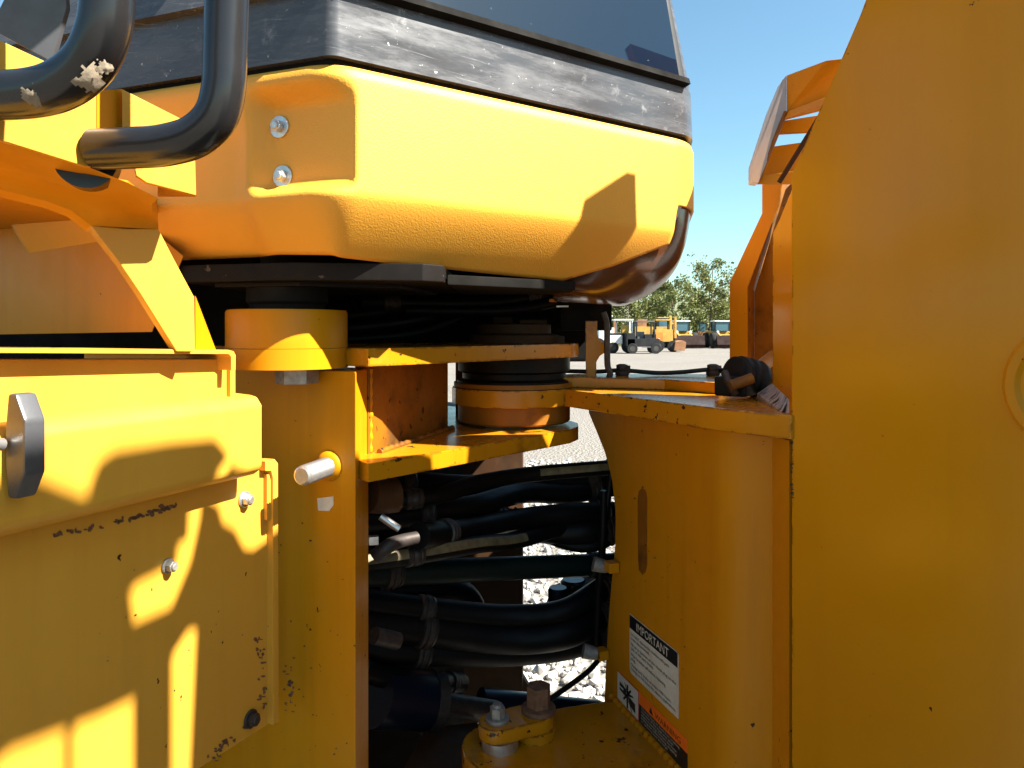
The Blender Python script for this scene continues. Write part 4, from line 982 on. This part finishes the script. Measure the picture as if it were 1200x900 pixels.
machine('yellow_grader', 'row of pale yellow machinery behind the forklift', 'machine', 762, 74, [
    ('body', 'far_yellow', (0, 0, 1.5), (3.2, 1.2, .9)), ('cab', 'far_tan', (-.9, 0, 2.2), (.9, 1.0, 1.0)), ('cab', 'far_glass', (1.2, 0, 2.3), (.8, 1.0, 1.0)), ('roof', 'far_yellow', (1.2, 0, 2.85), (1.1, 1.2, .1)), ('boom', 'far_yellow', (2.0, 0, 2.3), (.25, .3, 1.5)),
    ('wheel', (-1.1, -.6, .6), .6, .4), ('wheel', (1.1, -.6, .6), .6, .4)])
machine('white_loader', 'pale machine with white cab roof half hidden by the bent strap', 'machine', 708, 58, [
    ('body', 'far_white', (0, 0, 1.3), (1.4, 1.2, 1.0)), ('cab', 'far_glass', (0, 0, 2.2), (1.0, 1.0, .9)), ('roof', 'far_white', (0, 0, 2.7), (1.2, 1.2, .1)), ('wheel', (-.5, -.6, .5), .5, .35), ('wheel', (.5, -.6, .5), .5, .35), ('boom', 'far_tan', (.8, -.3, 1.5), (.25, .3, 1.6))])

for px_, D_, lab_, c1, c2 in ((676, 70, 'small tan machine with white roof at the far left of the yard gap', 'far_tan', 'far_white'), (697, 66, 'grey machine with orange mast left of the upright bracket', 'far_grey', 'far_orange'),
                          (744, 80, 'far yellow machine with dark cab above the forklift seat', 'far_yellow', 'far_black'), (775, 84, 'far orange machine between forklift and compact loader', 'far_orange', 'far_white'), (826, 86, 'distant tan machine between the two loader buckets', 'far_tan', 'far_black')):
    machine('distant_machine', lab_, 'machine', px_, D_, [('body', c1, (0, 0, 1.1), (1.9, 1.3, .8)), ('hood', c2, (.65, -.2, 1.6), (.6, 1.0, .5)), ('cab', 'far_glass', (-.35, 0, 1.95), (.8, 1.0, .9)), ('roof', c2, (-.35, 0, 2.45), (1.0, 1.1, .1)),
        ('post', 'far_black', (-.75, -.5, 1.95), (.08, .08, .9)), ('post', 'far_black', (.05, -.5, 1.95), (.08, .08, .9)), ('mast', c1, (1.05, -.2, 1.5), (.14, .2, 1.6)), ('wheel', (-.6, -.6, .5), .5, .35), ('wheel', (.65, -.6, .5), .5, .35)])

# ================================================================ trees
def tree(px, D, h, spread, label, seed, trunk_h=.35, n=3600, leaf=.30, sparse=.6):
    rt = random.Random(seed); o = gpt(px, D); r = thing('yard_tree', label, 'tree', o, 'trees behind the yard')
    bm = bmesh.new(); top = o+Vector((rt.uniform(-.4, .4), 0, h*.9))
    pts = [o, o+Vector((rt.uniform(-.15, .15), 0, h*.3)), o+Vector((rt.uniform(-.4, .4), 0, h*.6)), top]
    bm_tube(bm, spline(pts, 5), lambda t: .16*(1-t*.85)*h/9, 7)
    cl = []
    for k in range(16):
        z = h*(trunk_h+(.98-trunk_h)*(k+.5)/16); a = rt.uniform(0, 6.28); rad = spread*(1-.55*abs((z/h-.62)/.4)**1.6)*rt.uniform(.5, 1.05)
        b0 = o+Vector((0, 0, z*.82)); e = o+Vector((math.cos(a)*rad, math.sin(a)*rad, z))
        bm_tube(bm, spline([b0, b0.lerp(e, .5)+Vector((0, 0, .2)), e], 3), lambda t: .05*(1-t*.7)*h/9, 5)
        cl.append((e, rt.uniform(.5, 1.15)*spread*.42)); cl.append((b0.lerp(e, .6)+Vector((0, 0, .3)), rt.uniform(.4, .9)*spread*.36))
    finish(bm, 'trunk', 'bark', r, 60)
    vs_, fs = [], []
    for k in range(n):
        c, rr_ = rt.choice(cl)
        d = Vector((rt.gauss(0, 1), rt.gauss(0, 1), rt.gauss(0, .7))); d = d.normalized()*rr_*rt.random()**.4
        p = c+d; s = leaf*rt.uniform(.5, 1.2)
        nrm = Vector((rt.gauss(0, 1), rt.gauss(0, 1), rt.gauss(0, 1)+.6)).normalized(); a = nrm.orthogonal().normalized(); b3 = nrm.cross(a)
        i = len(vs_); vs_ += [p-a*s*.5, p+b3*s*.35, p+a*s*.5, p-b3*s*.35]; fs.append((i, i+1, i+2, i+3))
    me = bpy.data.meshes.new('crown'); me.from_pydata(vs_, [], fs); link(me, 'crown', 'leaf', r)
    return r
tr_ = [(832, 84, 9.8, 3.2, 'tallest tree, thin trunk against the sky next to the tower flange', .35), (787, 80, 7.2, 2.6, 'bushy olive green tree behind the loader with the blue cab', .2),
       (757, 92, 7.6, 2.8, 'dense tree in the middle of the yard gap', .2), (733, 86, 6.6, 2.5, 'dark green tree just under the cab corner', .2), (812, 100, 8.2, 3.0, 'pale tree between the two tallest crowns', .25),
       (860, 98, 8.6, 3.2, 'tree rising beside the far tower flange', .25), (712, 95, 6.8, 2.8, 'tree seen through the gap beside the bent strap', .15), (775, 110, 8.4, 3.2, 'hazy tree at the back of the row', .2),
       (690, 96, 6.4, 2.8, 'tree mostly hidden by the dark block under the cab', .15), (768, 96, 6.6, 2.8, 'rounded bush-like tree low behind the compact loader', .1), (820, 92, 5.2, 2.4, 'low tree between the two loaders', .08), (845, 112, 8.0, 3.0, 'rear tree whose crown fills the right of the row', .2)]
for k, (px, D, h, sp, lab, th_) in enumerate(tr_): tree(px, D, h, sp, lab, 20+k, th_)
